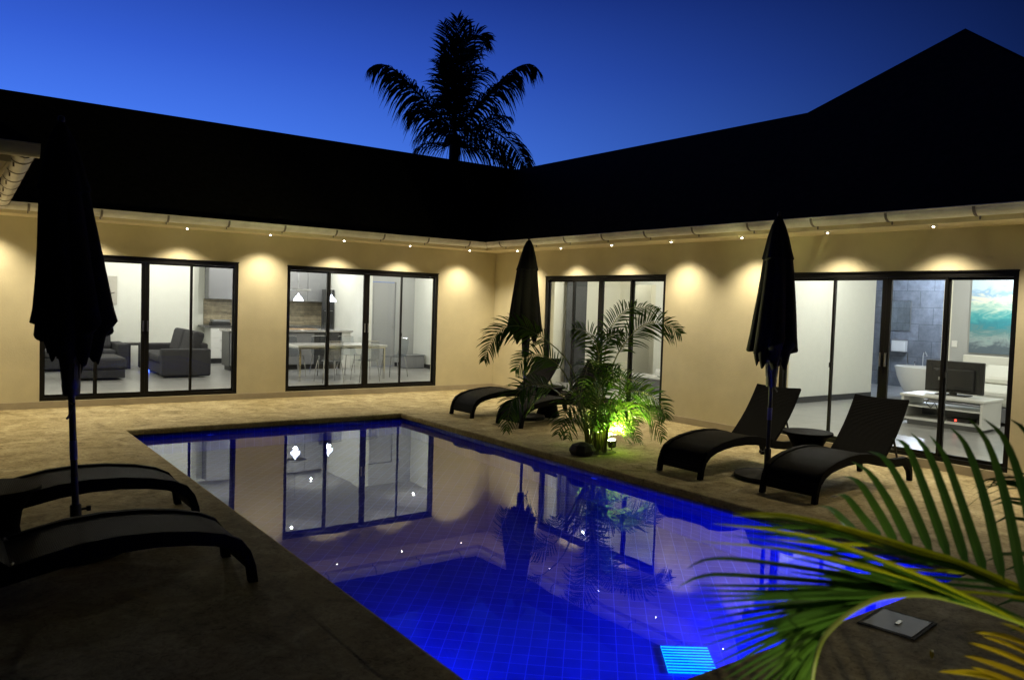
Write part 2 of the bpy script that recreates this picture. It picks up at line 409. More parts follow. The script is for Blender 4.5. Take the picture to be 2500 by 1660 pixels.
sbox('skirting', (-9.02, -.014, 0, -.014, -.001, ZS-.003), 'skirt', house)
sbox('skirting', (-.014, -12.5, 0, -.001, -.014, ZS-.003), 'skirt', house)

def sliding_door(axis, a, b_):
    """local x runs along the wall, local -y faces the patio"""
    w = b_-a
    t = D.objects.new('sliding_door', None); COL.objects.link(t); t.parent = house
    if axis == 'x': t.location = (a, 0, ZS)
    else: t.location = (0, b_, ZS); t.rotation_euler = (0, 0, -math.pi/2)
    h = ZW-ZS; fb = MB(); y0, y1 = .012, .10
    fb.box(0.001, y0, .001, .055, y1, h-.001); fb.box(w-.055, y0, .001, w-.001, y1, h-.001)
    fb.box(.055, y0, h-.06, w-.055, y1, h-.001); fb.box(.055, y0, .001, w-.055, y1, .05)
    fb.box(-.006, -.006, h-.004, w+.006, y0, h+.012)
    fb.build('frame', 'frame', t)
    iw = (w-.11); q = iw/4
    for i in range(4):      # four leaves: outer two in the rear track, inner two in front
        yy = .07 if i in (0, 3) else .035
        xa, xb = .055+q*i, .055+q*(i+1)
        l = MB()
        sl = .022 if i in (1, 3) else .012; sr = .022 if i in (0, 2) else .012
        if i == 1: sr = .042
        if i == 2: sl = .042
        xl, xr = (xa-.012 if i in (1,) else xa+.001), (xb+.012 if i in (2,) else xb-.001)
        zt, zb = h-.062, .052
        l.box(xl, yy-.016, zb, xl+sl*1.3, yy+.016, zt); l.box(xr-sr*1.3, yy-.016, zb, xr, yy+.016, zt)
        l.box(xl+sl*1.3, yy-.016, zt-.03, xr-sr*1.3, yy+.016, zt); l.box(xl+sl*1.3, yy-.016, zb, xr-sr*1.3, yy+.016, zb+.032)
        l.build('door_leaf', 'frame', t)
        MB().box(xl+sl*1.3-.004, yy-.003, zb+.028, xr-sr*1.3+.004, yy+.003, zt-.026).build('pane', 'pane', t)
        if i in (1, 2):
            hx = xr-.03 if i == 1 else xl+.03
            MB().box(hx-.008, yy-.045, 1.0, hx+.008, yy-.02, 1.16).box(hx-.006, yy-.022, 1.01, hx+.006, yy-.014, 1.15).build('handle', 'steel', t)
        else:
            hx = xr-.02 if i == 0 else xl+.02
            MB().box(hx-.012, yy-.035, .93, hx+.012, yy-.016, .99).build('handle', 'black', t)
    return t
sliding_door('x', *W1); sliding_door('x', *W2); sliding_door('y', *W3); sliding_door('y', *W4)

# soffits, fascia, gutters
GO, GZ = .69, 2.792
sbox('soffit', (-9.03, -.62, ZT, -.62, 0.05, ZT+.02), 'soffit', house)
sbox('soffit', (-.62, -12.5, ZT, 0.05, 0.05, ZT+.02), 'soffit', house)
sbox('soffit', (-9.03, -5.62, ZT, -8.556, -.622, ZT+.02), 'soffit', house)
sbox('soffit', (-13, -5.62, ZT, -9.032, -5.0, ZT+.02), 'soffit', house)
sbox('fascia', (-8.533, -.645, ZT-.012, -.645, -.62, GZ-.01), 'soffit', house)
sbox('fascia', (-.645, -12.5, ZT-.012, -.62, -.62, GZ-.01), 'soffit', house)
sbox('fascia', (-8.556, -5.62, ZT-.012, -8.533, -.646, GZ-.01), 'soffit', house)
sbox('fascia', (-13, -5.645, ZT-.012, -8.533, -5.62, GZ-.01), 'soffit', house)
def gutter(p0, p1, out, n_br, ph=0.0):
    """half-round channel from p0 to p1; out = horizontal unit vector away from the fascia"""
    p0, p1, out = V(p0), V(p1), V(out); d = (p1-p0).normalized(); r = .09; mb = MB(); vs = []
    n = 12
    for P in (p0, p1):
        for rr in (r, r-.004):
            for j in range(n+1):
                a = math.pi*j/n; vs.append(P+out*(-math.cos(a)*rr)+V((0, 0, -math.sin(a)*rr)))
    k = n+1; fs = []
    for j in range(n):
        fs.append((j, j+1, 2*k+j+1, 2*k+j)); fs.append((k+j, k+j+1, 3*k+j+1, 3*k+j))
    fs += [(0, k, 3*k, 2*k), (k-1, 2*k-1, 4*k-1, 3*k-1)]
    for s_ in (0, 2*k): fs += [(s_+j, s_+j+1, s_+k+j+1, s_+k+j) for j in range(n)]
    mb.add(vs, fs)
    mb.tube([p0+out*r+V((0, 0, .004)), p1+out*r+V((0, 0, .004))], .009, 8)
    go = mb.build('gutter', 'gutter', house, True)
    Ln = (p1-p0).length
    for i in range(n_br):
        t = (i+.5+ph)/n_br; P = p0+d*Ln*t; b = MB(); w = .014; ro = r+.006; vs = []
        for s_ in (-w, w):
            for rr in (ro, ro-.004):
                for j in range(n+1):
                    a = math.pi*j/n; vs.append(P+d*s_+out*(-math.cos(a)*rr)+V((0, 0, -math.sin(a)*rr)))
        b.add(vs, fs)
        b.box(-.006, -.006, -.03, .006, .006, .006, Matrix.Translation(P+V((0, 0, -.088))-out*.06))
        b.build('bracket', 'bracket', go, True)
gutter((-8.42, -GO-.02, GZ), (-GO-.02, -GO-.02, GZ), (0, -1, 0), 9)
gutter((-GO-.02, -GO-.10, GZ), (-GO-.02, -12.4, GZ), (-1, 0, 0), 13)
gutter((-8.44, -5.62, GZ), (-8.30, -.82, GZ), (.9996, -.029, 0), 7)
gutter((-13, -5.71, GZ), (-8.35, -5.71, GZ), (0, -1, 0), 6)

S = .8; ZR = GZ+.02+S*(1.65+.72)
def rz(d): return GZ+.02+S*(d+.72)      # height of a front slope at distance d past the wall line
ZA = rz(3.15)
rb = MB(); th = .10
rb.sheet([(-10.8, -.72, rz(-.72)), (-.72, -.72, rz(-.72)), (1.65, 1.65, ZR), (-10.8, 1.65, ZR)], th)
rb.sheet([(-10.8, 1.65, ZR), (1.65, 1.65, ZR), (9.9, 8, 2.85), (-10.8, 8, 2.85)], th)
rb.build('roof', 'roof', house)
rb = MB()
rb.sheet([(-.72, -.72, rz(-.72)), (-.72, -11.25, rz(-.72)), (3.15, -7.25, ZA), (1.65, -5.72, ZR), (1.65, 1.65, ZR)], th)
rb.sheet([(-.72, -11.25, rz(-.72)), (9.9, -11.25, rz(-.72)), (9.9, -7.25, ZA), (3.15, -7.25, ZA)], th)
rb.sheet([(3.15, -7.25, ZA), (9.9, -7.25, ZA), (9.9, -5.72, ZR), (1.65, -5.72, ZR)], th)
rb.sheet([(1.65, -5.72, ZR), (9.9, -5.72, 2.85), (9.9, 8, 2.85), (1.65, 1.65, ZR)], th)
rb.add([(9.89, -11.25, 2.8), (9.89, -5.7, 2.8), (9.89, -5.7, ZR), (9.89, -7.25, ZA)], [(0, 1, 2, 3)])
rb.build('roof', 'roof', house)
rb = MB()
rb.sheet([(-8.36, -5.68, rz(-.72)), (-8.36, -.72, rz(-.72)), (-10.73, 1.65, ZR), (-10.73, -3.31, ZR)], th)
rb.sheet([(-8.36, -5.68, rz(-.72)), (-10.73, -3.31, ZR), (-13.1, -5.68, rz(-.72))], th)
rb.sheet([(-13.1, -5.68, rz(-.72)), (-10.73, -3.31, ZR), (-10.73, 1.65, ZR), (-13.1, 1.65, rz(-.72))], th)
rb.build('roof', 'roof', house)

# unseen terrace added behind the camera to carry a downlight for the near leaves
sbox('soffit', (-13, -17, ZT, -4.2, -13.45, ZT+.02), 'soffit', house)
wall_x('wall', -17, -16.8, -13, -4.2, [], 'stucco')
rb = MB(); rb.sheet([(-13.1, -13.3, GZ+.02), (-4.1, -13.3, GZ+.02), (-4.1, -17.2, GZ+2.4), (-13.1, -17.2, GZ+2.4)], .1); rb.build('roof', 'roof', house)
sbox('added_terrace_post', (-4.4, -13.65, 0, -4.2, -13.45, ZT), 'stucco', house); sbox('added_terrace_post', (-13, -13.65, 0, -12.8, -13.45, ZT), 'stucco', house)
# soffit downlights
WARM = (1.0, .85, .585)
def downlight(x, y, k=1.0):
    o = MB().lathe([(.012, .004), (.042, .004), (.042, -.006), (.030, -.010), (.012, -.010)], 16).build('downlight', 'white', house, True, loc=(x, y, ZT-.004))
    MB().lathe([(.004, -.0105), (.010, -.011), (.010, -.014), (.007, -.018), (.003, -.019)], 12).build('bulb', 'bulb', o, True)
    lamp('SPOT', 'downlight_lamp', (x, y, ZT-.05), 118*k, WARM, None, .05, R(119), 1.0)
xs_a = [-.87-1.262*i for i in range(7)]
for x in xs_a: downlight(x, -.38)
for y in [-1.22-1.245*i for i in range(9)]: downlight(-.38, y)
for y in (-1.3, -2.6, -3.9): downlight(-8.75, y, .6)

# ------------------------------------------------------------------ interiors
CZ = 2.66
# one ceiling / floor per wing, part of the villa
sbox('interior_floor', (-9.24, T+.001, .03, 9.4, 7.2, .05), 'floor_tile', house)
sbox('interior_floor', (T+.001, -11, .03, 9.4, T, .05), 'floor_tile', house)
sbox('ceiling', (-9.24, T+.001, CZ, 9.6, 7.2, CZ+.05), 'ceil', house)
sbox('ceiling', (T+.001, -11, CZ, 9.6, T, CZ+.05), 'ceil', house)
iw = lambda b, mt='iwall', n='interior_wall': sbox(n, b, mt, house)
# living room and kitchen behind wall A
iw((-9.25, 6.2, .05, -4.22, 6.3, CZ))                 # living back wall
iw((-9.35, T+.002, .05, -9.25, 6.2, CZ))
iw((-4.22, 6.2, .05, -4.12, 7.0, CZ), 'iwall')
iw((-4.12, 6.95, .05, -.55, 7.05, CZ), 'iwall')       # kitchen back wall
iw((-.60, 4.62, .05, -.50, 6.95, CZ), 'iwall')
iw((-.50, 4.62, .05, -.38, 4.72, CZ), 'iwall')
iw((.26, 4.62, .05, .80, 4.72, CZ), 'iwall_grey')
iw((-.38, 4.62, 2.12, .26, 4.72, CZ), 'iwall_grey')
iw((.78, .23, .05, .88, 4.62, CZ), 'iwall')
sbox('interior_skirting', (.765, .24, .05, .778, 4.6, .15), 'dark_cab', house)
sbox('interior_skirting', (.26, 4.605, .05, .765, 4.618, .15), 'dark_cab', house)
b = MB().box(-.375, 4.66, .055, .255, 4.70, 2.11); b.box(-.32, 4.652, .2, .2, 4.66, 1.0); b.box(-.32, 4.652, 1.1, .2, 4.66, 2.0)
idoor = b.build('interior_door', mat('grey_door', (.36, .37, .38), .5), house)
MB().box(.18, 4.60, 1.02, .22, 4.65, 1.04).build('handle', 'chrome', idoor)
# bedroom side walls (wing B)
iw((T+.002, -4.39, .05, 6.2, -4.29, CZ))
iw((8.0, -4.39, .05, 9.3, -4.29, CZ)) if False else None
iw((9.3, -11, .05, 9.4, .2, CZ), 'stone_tile')
iw((6.4, -5.78, .05, 6.55, -5.62, CZ), 'iwall_cream')
iw((6.4, -11, .05, 6.5, -5.78, CZ), 'iwall_grey')
iw((6.0, -2.4, .05, 9.3, -2.3, CZ), 'stone_tile')
iw((5.9, -4.288, .05, 6.0, .1, CZ), 'iwall')
iw((.23, -10.2, .05, 6.4, -10.1, CZ), 'iwall')
sbox('interior_skirting', (.24, -4.403, .05, 6.19, -4.392, .16), 'dark_cab', house)
# W3 bathroom / guest room
iw((3.6, -4.28, .05, 3.7, -.9, CZ), 'iwall')
iw((3.6, -.9, 2.2, 3.7, -.2, CZ), 'iwall'); iw((3.6, -.2, .05, 3.7, .2, CZ), 'iwall_cream')
iw((4.6, -.9, .05, 4.7, .3, CZ), 'iwall_cream')
iw((.9, .2, .05, 4.7, .3, CZ), 'iwall_cream')
iw((1.9, .02, .05, 2.45, .06, CZ-.01), 'dark_cab', 'interior_panel')

COOL = (1.0, .97, .88)
def ceiling_light(x, y, p=26, sz=.16):
    o = MB().lathe([(.02, .012), (.07, .012), (.07, -.004), (.055, -.008), (.02, -.008)], 16).build('ceiling_light', 'white', house, True, loc=(x, y, CZ-.013))
    MB().lathe([(.005, -.009), (.028, -.009), (.025, -.013), (.005, -.014)], 16).build('diffuser', 'iceil_lamp', o, True)
    lamp('POINT', 'room_lamp', (x, y, CZ-.06), p*2.15, COOL, None, .010)
for x, y, p in [(-7.9, 2.2, 30), (-5.6, 2.2, 30), (-7.2, 4.9, 30), (-5.0, 4.9, 30), (-3.3, 2.0, 22), (-1.2, 1.6, 22), (-3.3, 5.6, 20), (-1.4, 5.7, 20), (.1, 3.2, 20)]:
    ceiling_light(x, y, p)
for x, y, p in [(1.6, -5.6, 26), (1.6, -8.4, 26), (4.2, -5.5, 26), (5.6, -7.2, 26), (4.2, -9.0, 20)]: ceiling_light(x, y, p)
for x, y, p in [(1.5, -1.2, 26), (1.6, -3.2, 26), (3.0, -2.2, 14), (4.1, -.4, 8)]: ceiling_light(x, y, p)
lb = lamp('POINT', 'bath_lamp', (8.2, -4.4, CZ-.15), 170, (.70, .80, 1), None, .02)
bl = MB().lathe([(.02, .012), (.07, .012), (.07, -.004), (.02, -.01)], 16).build('ceiling_light', 'iceil_lamp', house, True, loc=(8.2, -4.4, CZ-.013))

# ---- living room furniture
def sofa(name_label, loc, rz_, w=2.15):
    t = thing('sofa', name_label, 'sofa', loc, rz_, 'charcoal fabric sofas in the living room')
    # local: x along the width, front faces -y
    sbox('base', (-w/2+.2, -.42, .05, w/2-.2, .28, .27), 'sofa', t, .03)
    for s_ in (-1, 1):
        a = (s_*(w/2-.11)); sbox('armrest', (a-.11, -.46, .03, a+.11, .46, .56), 'sofa', t, .035)
    sbox('back', (-w/2+.22, .29, .05, w/2-.22, .46, .66), 'sofa', t, .04)
    for s_ in (-1, 1):
        x0 = -w/2+.225 if s_ < 0 else .004
        x1 = -.004 if s_ < 0 else w/2-.225
        sbox('seat_cushion', (x0, -.46, .275, x1, .20, .43), 'sofa', t, .045)
        o = sbox('back_cushion', (x0+.01, -.11, -.02, x1-.01, .10, .48), 'sofa', t, .06, loc=(0, .20, .42)); o.rotation_euler = (R(-14), 0, 0)
    return t
sofa('charcoal two seat sofa facing left in front of the kitchen, its armrest towards the glass', (-5.0, 4.28, .05), -math.pi/2)
sofa('charcoal sofa against the picture wall, half hidden by the closed parasol', (-6.9, 5.45, .05), 0, 2.4)
ot = thing('ottoman', 'low charcoal fabric footstool behind the closed parasol', 'ottoman', (-6.55, 3.6, .05))
sbox('cushion', (-.46, -.52, .2, .46, .52, .42), 'sofa', ot, .05); sbox('base', (-.44, -.5, .04, .44, .5, .2), 'sofa', ot, .02)
st = thing('side_table', 'small black square side table between the two living room sofas', 'side table', (-5.42, 5.62, .05))
sbox('table_top', (-.22, -.22, .5, .22, .22, .54), 'black', st, .005)
for a in (-1, 1):
    for b_ in (-1, 1): sbox('leg', (a*.19-.022, b_*.19-.022, 0, a*.19+.022, b_*.19+.022, .5), 'black', st)
sbox('game_console', (-5.52, 4.55, .05, -5.40, 4.68, .10), 'blue_led') and None
o = D.objects['game_console']; tag(o, 'small blue glowing light under the front edge of the sofa', 'light')
pic = thing('picture', 'pale square picture of a bare dark branch on the living room wall', 'picture', (-6.15, 6.195, 1.72))
sbox('canvas', (-.42, -.025, -.33, .42, 0, .29), mat('pale_canvas', (.48, .46, .40), .8, noise=.1, nscale=2), pic)
b = MB()
b.tube([(.02, -.032, -.22), (.1, -.032, -.17), (.22, -.032, -.12), (.37, -.032, -.06)], [.018, .016, .012, .006], 6)
b.tube([(.08, -.032, -.18), (.13, -.032, -.08), (.16, -.032, .04)], [.012, .009, .004], 6)
b.tube([(.02, -.032, -.22), (.0, -.032, -.1), (.03, -.032, .02), (.08, -.032, .1)], [.014, .010, .008, .003], 6)
b.tube([(.02, -.032, -.22), (-.2, -.032, -.26), (-.38, -.032, -.2)], [.018, .014, .006], 6)
b.build('branch', 'bark', pic)
vs_ = thing('table_ornament', 'pale branching ornament standing on the floor by the kitchen units', 'ornament', (-3.25, 5.75, .05))
MB().lathe([(.08, 0), (.13, .05), (.14, .15), (.07, .27), (.05, .32)], 16).build('vase', 'gloss_white', vs_, True)
b = MB()
for i in range(12):
    a = random.uniform(0, 6.28); r_ = random.uniform(.05, .22)
    b.tube([(0, 0, .3), (r_*.4*math.cos(a), r_*.4*math.sin(a), .5), (r_*math.cos(a), r_*math.sin(a), .62+random.random()*.25)], [.006, .004, .002], 5)
b.build('twigs', 'white', vs_)

# ---- kitchen
ku = thing('wall_cabinet_run', 'long run of glossy grey wall cupboards above the stone splashback', 'wall cupboards', (0, 0, 0))
xk0, xk1 = -3.68, -.62
nk = 5
for i in range(nk):
    a = xk0+(xk1-xk0)*i/nk; b_ = xk0+(xk1-xk0)*(i+1)/nk
    sbox('cabinet_door', (a+.004, 6.575, 1.58, b_-.004, 6.60, 2.58), 'cab_grey', ku, .003)
sbox('carcass', (xk0, 6.602, 1.575, xk1, 6.948, 2.585), 'cab_grey', ku)
sbox('backsplash', (xk0-.02, 6.93, .96, xk1+.01, 6.949, 1.572), 'backsplash', house)
kb = thing('kitchen_base_run', 'white drawer units under a dark counter along the kitchen wall', 'kitchen units', (0, 0, 0))
sbox('carcass', (xk0, 6.37, .17, xk1, 6.925, .90), 'white', kb); sbox('plinth', (xk0, 6.42, .05, xk1, 6.9, .168), 'dark_cab', kb)
sbox('worktop', (xk0-.15, 6.33, .902, xk1, 6.926, .945), 'counter', kb, .004)
for i in range(nk):
    a = xk0+(xk1-xk0)*i/nk; b_ = xk0+(xk1-xk0)*(i+1)/nk
    for z0, z1 in ((.18, .42), (.425, .66), (.665, .89)):
        d_ = sbox('drawer', (a+.004, 6.345, z0, b_-.004, 6.368, z1), 'white', kb, .003)
        sbox('handle', ((a+b_)/2-.09, 6.325, z1-.06, (a+b_)/2+.09, 6.344, z1-.05), 'steel', d_)
tw = thing('oven_tower', 'tall dark built-in oven column at the end of the kitchen wall', 'oven', (-.92, 6.33, .05))
tw.location = (-.95, 6.3, .05)
tb = sbox('body', (-.0, 0, 0, .32, .045, 1.85), 'dark_cab', tw, .003)
sbox('oven_door', (.02, -.02, .95, .30, -.001, 1.35), 'black', tw, .003); sbox('handle', (.05, -.05, 1.30, .27, -.022, 1.315), 'steel', tw)
fr = thing('flat_cooktop', 'black and steel table grill on the dark kitchen counter by the corner', 'table grill', (-3.4, 6.62, .945))
sbox('body', (-.22, -.15, 0, .22, .15, .07), 'black', fr, .01); sbox('lid', (-.2, -.14, .072, .2, .14, .14), 'steel', fr, .02)
bw = tag(MB().lathe([(.05, 0), (.14, .03), (.19, .09), (.185, .09), (.05, .012)], 20).build('bowl', 'black', None, True, loc=(-2.45, 6.6, .946)), 'dark bowl on the kitchen counter under the splashback', 'bowl')
isl = thing('kitchen_island', 'long kitchen island with pale top and dark front panels below the pendants', 'kitchen island', (0, 0, 0))
sbox('worktop', (-3.9, 4.28, .90, -1.02, 4.95, .945), 'islandtop', isl, .004)
sbox('body', (-3.85, 4.36, .15, -1.30, 4.9, .898), 'dark_cab', isl); sbox('plinth', (-3.8, 4.42, .05, -1.1, 4.85, .148), 'black', isl)
sbox('end_panel', (-1.28, 4.33, .06, -1.06, 4.9, .897), 'white', isl)
for i in range(4):
    sbox('door', (-3.84+i*.635, 4.338, .17, -3.84+i*.635+.62, 4.358, .88), 'dark_cab' if i % 2 else 'cab_grey', isl, .003)
tray = tag(sbox('chopping_board', (-2.6, 4.4, .947, -1.85, 4.75, .967), 'wood', None, .004), 'long wooden chopping board lying on the kitchen island', 'chopping board')
gl = tag(MB().lathe([(.03, 0), (.035, .005), (.006, .01), (.006, .08), (.04, .12), (.045, .2), (.042, .2), (.03, .11)], 14).build('wine_glass', 'acrylic', None, True, loc=(-3.1, 4.5, .946)), 'clear wine glass standing on the kitchen island', 'glass')
g0 = gl
for i, dx in enumerate((.12, .24, .37)):
    q = g0.copy(); COL.objects.link(q); q.location = (-3.1+dx, 4.5+.03*(i % 2), .946)
    q['label'] = ['clear wine glass, second from the left on the island', 'clear wine glass, third from the left on the island', 'clear wine glass nearest the chopping board on the island'][i]; q['group'] = 'wine glasses on the island'
g0['group'] = 'wine glasses on the island'; g0['label'] = 'clear wine glass farthest from the chopping board on the island'
plant = thing('potted_herb', 'small green and yellow herb in a white pot on the back counter', 'pot plant', (-2.95, 6.55, .946))
MB().lathe([(.04, 0), (.055, .09), (.05, .09)], 14).build('pot', 'white', plant, True)
b = MB()
for i in range(26):
    a = random.uniform(0, 6.28); r_ = random.uniform(.03, .13); z = random.uniform(.12, .34); p = V((r_*math.cos(a), r_*math.sin(a), z))
    q = V((-math.sin(a), math.cos(a), .2))*.014; u_ = V((math.cos(a), math.sin(a), .8))*.028
    b.add([p-u_, p+q, p+u_, p-q], [(0, 1, 2, 3)])
    b.tube([(0, 0, .08), p], .0018, 4)
b.build('foliage', 'leaf', plant)
hood = thing('cooker_hood', 'slim brushed steel extractor hood hanging above the island', 'extractor hood', (0, 0, 0))
sbox('canopy', (-3.5, 4.45, 1.83, -2.0, 4.85, 1.87), 'steel', hood, .004); sbox('duct', (-3.0, 4.55, 1.872, -2.7, 4.75, CZ-.002), 'steel', hood)
def pendant(x, y, lab):
    t = thing('pendant_lamp', lab, 'pendant lamp', (x, y, 1.60), 0, 'pendant lamps over the kitchen island')
    MB().tube([(0, 0, .16), (0, 0, CZ-1.602)], .004, 6).build('cord', 'steel', t)
    MB().lathe([(.10, 0), (.105, .01), (.095, .05), (.055, .10), (.02, .13), (.014, .165)], 20).build('lamp_shade', 'pendant', t, True)
    lamp('POINT', 'pendant_lamp_bulb', (x, y, 1.54), 9, (.82, .88, 1), None, .05)
pendant(-2.36, 4.3, 'glowing white glass pendant, left of the two over the kitchen island')
pendant(-1.57, 4.3, 'glowing white glass pendant, right of the two over the kitchen island')

# ---- dining
dt = thing('dining_table', 'long white rectangular dining table on slim chrome legs behind the glass', 'dining table', (-2.3, 2.32, .05))
sbox('tabletop', (-.98, -.45, .66, .93, .45, .70), 'gloss_white', dt, .004)
sbox('frame', (-.95, -.43, .632, .90, .43, .658), 'chrome', dt)
for a in (-.93, .88):
    for b_ in (-.41, .41): sbox('leg', (a-.018, b_-.018, 0, a+.018, b_+.018, .63), 'chrome', dt)
def chair_proto():
    t = thing('dining_chair', 'x', 'chair', (0, 0, 0), 0, 'clear acrylic chairs round the dining table')
    b = MB(); w = .21; prof = [(-.22, .44), (-.1, .43), (.08, .43), (.17, .46), (.21, .56), (.23, .68), (.25, .80)]
    for th_ in (0, .012):
        pass
    vs = []; fs = []
    for i, (y, z) in enumerate(prof):
        ww = w*(1-.15*max(0, i-3)/3)
        for j in range(7):
            x = -ww+2*ww*j/6; cv = .02*(1-(x/ww)**2)
            vs.append((x, y-(cv if i > 3 else 0)*-1, z-(cv if i <= 3 else 0)))
    n = len(vs)
    vs += [(x, y+.004, z-.010) for x, y, z in vs]
    for i in range(6):
        for j in range(6):
            a = i*7+j; fs.append((a, a+1, a+8, a+7)); fs.append((n+a, n+a+7, n+a+8, n+a+1))
    b.add(vs, fs); b.build('seat_shell', 'acrylic', t, True)
    f = MB()
    f.tube([(-w*.86, .25, .80), (-w*.5, .27, .815), (w*.5, .27, .815), (w*.86, .25, .80)], .008, 8)
    f.build('back_rim', 'chrome', t)
    for sx in (-1, 1):
        for sy in (-1, 1):
            MB().tube([(sx*.17, sy*.16, .425), (sx*.20, sy*.2, .2), (sx*.215, sy*.215, 0)], .010, 8).build('leg', 'chrome', t)
    return t
ch = chair_proto(); first = True
for x, y, rz_, lab in [(-2.95, 3.05, 0, 'clear acrylic chair behind the dining table, farthest left'),
                      (-2.25, 3.08, 0, 'clear acrylic chair behind the middle of the dining table'),
                      (-1.65, 3.05, 0, 'clear acrylic chair behind the dining table, nearest the oven column'),
                      (-2.75, 1.62, math.pi, 'clear acrylic chair on the window side of the dining table, at its left'),
                      (-2.0, 1.58, math.pi, 'clear acrylic chair on the window side of the dining table, at its right'),
                      (-.95, 2.35, -math.pi/2, 'clear acrylic chair at the right end of the dining table')]:
    if first: o = ch; first = False; o['label'] = lab
    else: o = copy_tree(ch, None, lab)
    o.location = (x, y, .05); o.rotation_euler = (0, 0, rz_)
bn = thing('storage_box', 'low grey storage box on the floor in the room corner', 'box', (.45, 4.1, .05))
sbox('body', (-.25, -.2, 0, .25, .2, .3), 'cab_grey', bn, .02); sbox('lid', (-.26, -.21, .302, .26, .21, .33), 'cab_grey', bn, .01)

# ---- bedroom (behind W4)
bench = thing('tv_bench', 'white low television bench with open shelves behind the glass', 'television bench', (3.42, -7.22, .05), R(3))
sbox('top', (-.36, -.60, .43, .36, .60, .47), 'white', bench, .01)
for s_ in (-.58, .54): sbox('side_panel', (-.34, s_, .04, .34, s_+.04, .43), 'white', bench)
sbox('shelf', (-.33, -.54, .08, .33, .54, .11), 'white', bench); sbox('shelf', (-.33, -.54, .28, .33, .54, .30), 'white', bench)
sbox('plinth', (-.28, -.5, 0, .28, .5, .078), 'cab_grey', bench); sbox('back_panel', (.31, -.54, .112, .328, .54, .278), 'cab_grey', bench)
tv = thing('television', 'flat black television seen from behind on the white bench', 'television', (3.5, -7.22, .52), R(2))
sbox('screen', (-.025, -.42, .04, .03, .42, .52), 'black', tv, .012); sbox('rear_cover', (-.055, -.30, .08, -.026, .30, .40), 'black', tv, .015)
sbox('stand_neck', (-.03, -.05, .0, .0, .05, .06), 'black', tv); sbox('stand_base', (-.13, -.22, 0.002, .13, .22, .018), 'black', tv, .005)
sbox('label_sticker', (-.0585, .16, .22, -.0555, .21, .27), 'steel', tv)
mbx = thing('media_box', 'black set-top box with a red light on the bench shelf', 'set-top box', (3.3, -7.45, .161))
sbox('case', (-.12, -.16, 0, .12, .16, .05), 'black', mbx, .004); sbox('power_light', (-.126, .02, .015, -.121, .045, .038), 'red_led', mbx)
cb = MB(); cb.tube([(3.1, -7.05, .46), (3.06, -7.03, .40), (3.07, -7.10, .34), (3.06, -7.16, .42), (3.07, -7.2, .33)], .008, 6)
tag(cb.build('cable', 'black'), 'black cable hanging over the front of the white bench', 'cable')
bed = thing('bed', 'white upholstered bed with a pale headboard below the wave painting', 'bed', (5.3, -7.35, .05))
sbox('headboard', (.98, -1.2, 0, 1.08, 1.28, .98), 'linen', bed, .02); sbox('base', (-1.0, -1.0, .05, .97, 1.0, .28), 'cab_grey', bed, .01)
sbox('mattress', (-1.0, -.98, .285, .97, .98, .52), 'linen', bed, .06)
for i, y in enumerate((.45, -.45)):
    o = sbox('pillow', (-.2, -.33, -.07, .2, .33, .09), 'linen', None, .07, loc=(5.98, -7.35+y, .72)); o.rotation_euler = (0, R(-40), 0)
    tag(o, ['white pillow on the bed at the side nearest the bathtub', 'white pillow on the bed at the side away from the bathtub'][i], 'pillow', 'pillows on the bed')
pa = thing('painting', 'large painting of a breaking green ocean wave on the bedroom wall', 'painting', (6.395, -7.25, 1.75))
sbox('canvas', (-.03, -1.08, -.68, 0, 1.12, .78), 'wave', pa)
sw = thing('light_switch', 'white wall switch beside the wave painting', 'light switch', (6.398, -5.86, 1.21))
sbox('plate', (-.01, -.05, -.06, 0, .05, .06), 'white', sw, .003); sbox('rocker', (-.016, -.02, -.03, -.0105, .02, .03), 'gloss_white', sw)
# bathroom beyond
tub = thing('bathtub', 'freestanding white egg-shaped bathtub in front of the dark stone wall', 'bathtub', (7.05, -5.22, .05))
MB().lathe([(.12, 0), (.25, .01), (.33, .1), (.38, .25), (.43, .44), (.46, .63), (.44, .645), (.40, .50), (.34, .2), (.2, .1), (.03, .09)], 40, sx=.85, sy=1.75).build('basin', 'gloss_white', tub, True)
MB().tube([(.34, .42, .5), (.34, .42, .86), (.30, .38, .93), (.22, .32, .93), (.17, .26, .86)], .015, 8).tube([(.36, .26, .6), (.36, .26, .72)], .014, 8).tube([(.34, .58, .6), (.34, .58, .72)], .014, 8).tube([(.30, .72, .6), (.30, .72, .90)], .009, 8).build('tap', 'chrome', tub, True)
mr = thing('bath_mirror', 'tall narrow mirror on the dark stone bathroom wall', 'mirror', (9.29, -3.3, 1.7))
sbox('glass', (-.012, -.22, -.34, 0, .22, .34), mat('mirror', (.7, .75, .75), .03, metal=1), mr); sbox('backing', (-.004, -.235, -.355, -.0005, .235, .355), 'steel', mr)
ci = thing('towel_box', 'pale square wall box below the bathroom mirror', 'wall box', (9.29, -3.33, 1.0))
sbox('body', (-.14, -.16, -.13, 0, .16, .13), 'white', ci, .01); sbox('lid', (-.15, -.165, .132, 0, .165, .16), 'cab_grey', ci, .004)
# ---- guest bathroom (behind W3)
vn = thing('vanity_unit', 'low grey vanity cabinet with a white top behind the glass', 'vanity', (2.6, -2.15, .05))
sbox('cabinet', (-.22, -.8, 0, .22, .85, .26), 'cab_grey', vn); sbox('worktop', (-.24, -.82, .262, .24, .87, .30), 'gloss_white', vn, .004)
tag(MB().lathe([(.10, 0), (.15, .02), (.17, .07), (.17, .11), (.15, .15), (.03, .16)], 24).build('stool_pouffe', 'gloss_white', None, True, loc=(2.6, -2.15, .352)), 'round white bowl standing on the vanity worktop', 'basin')

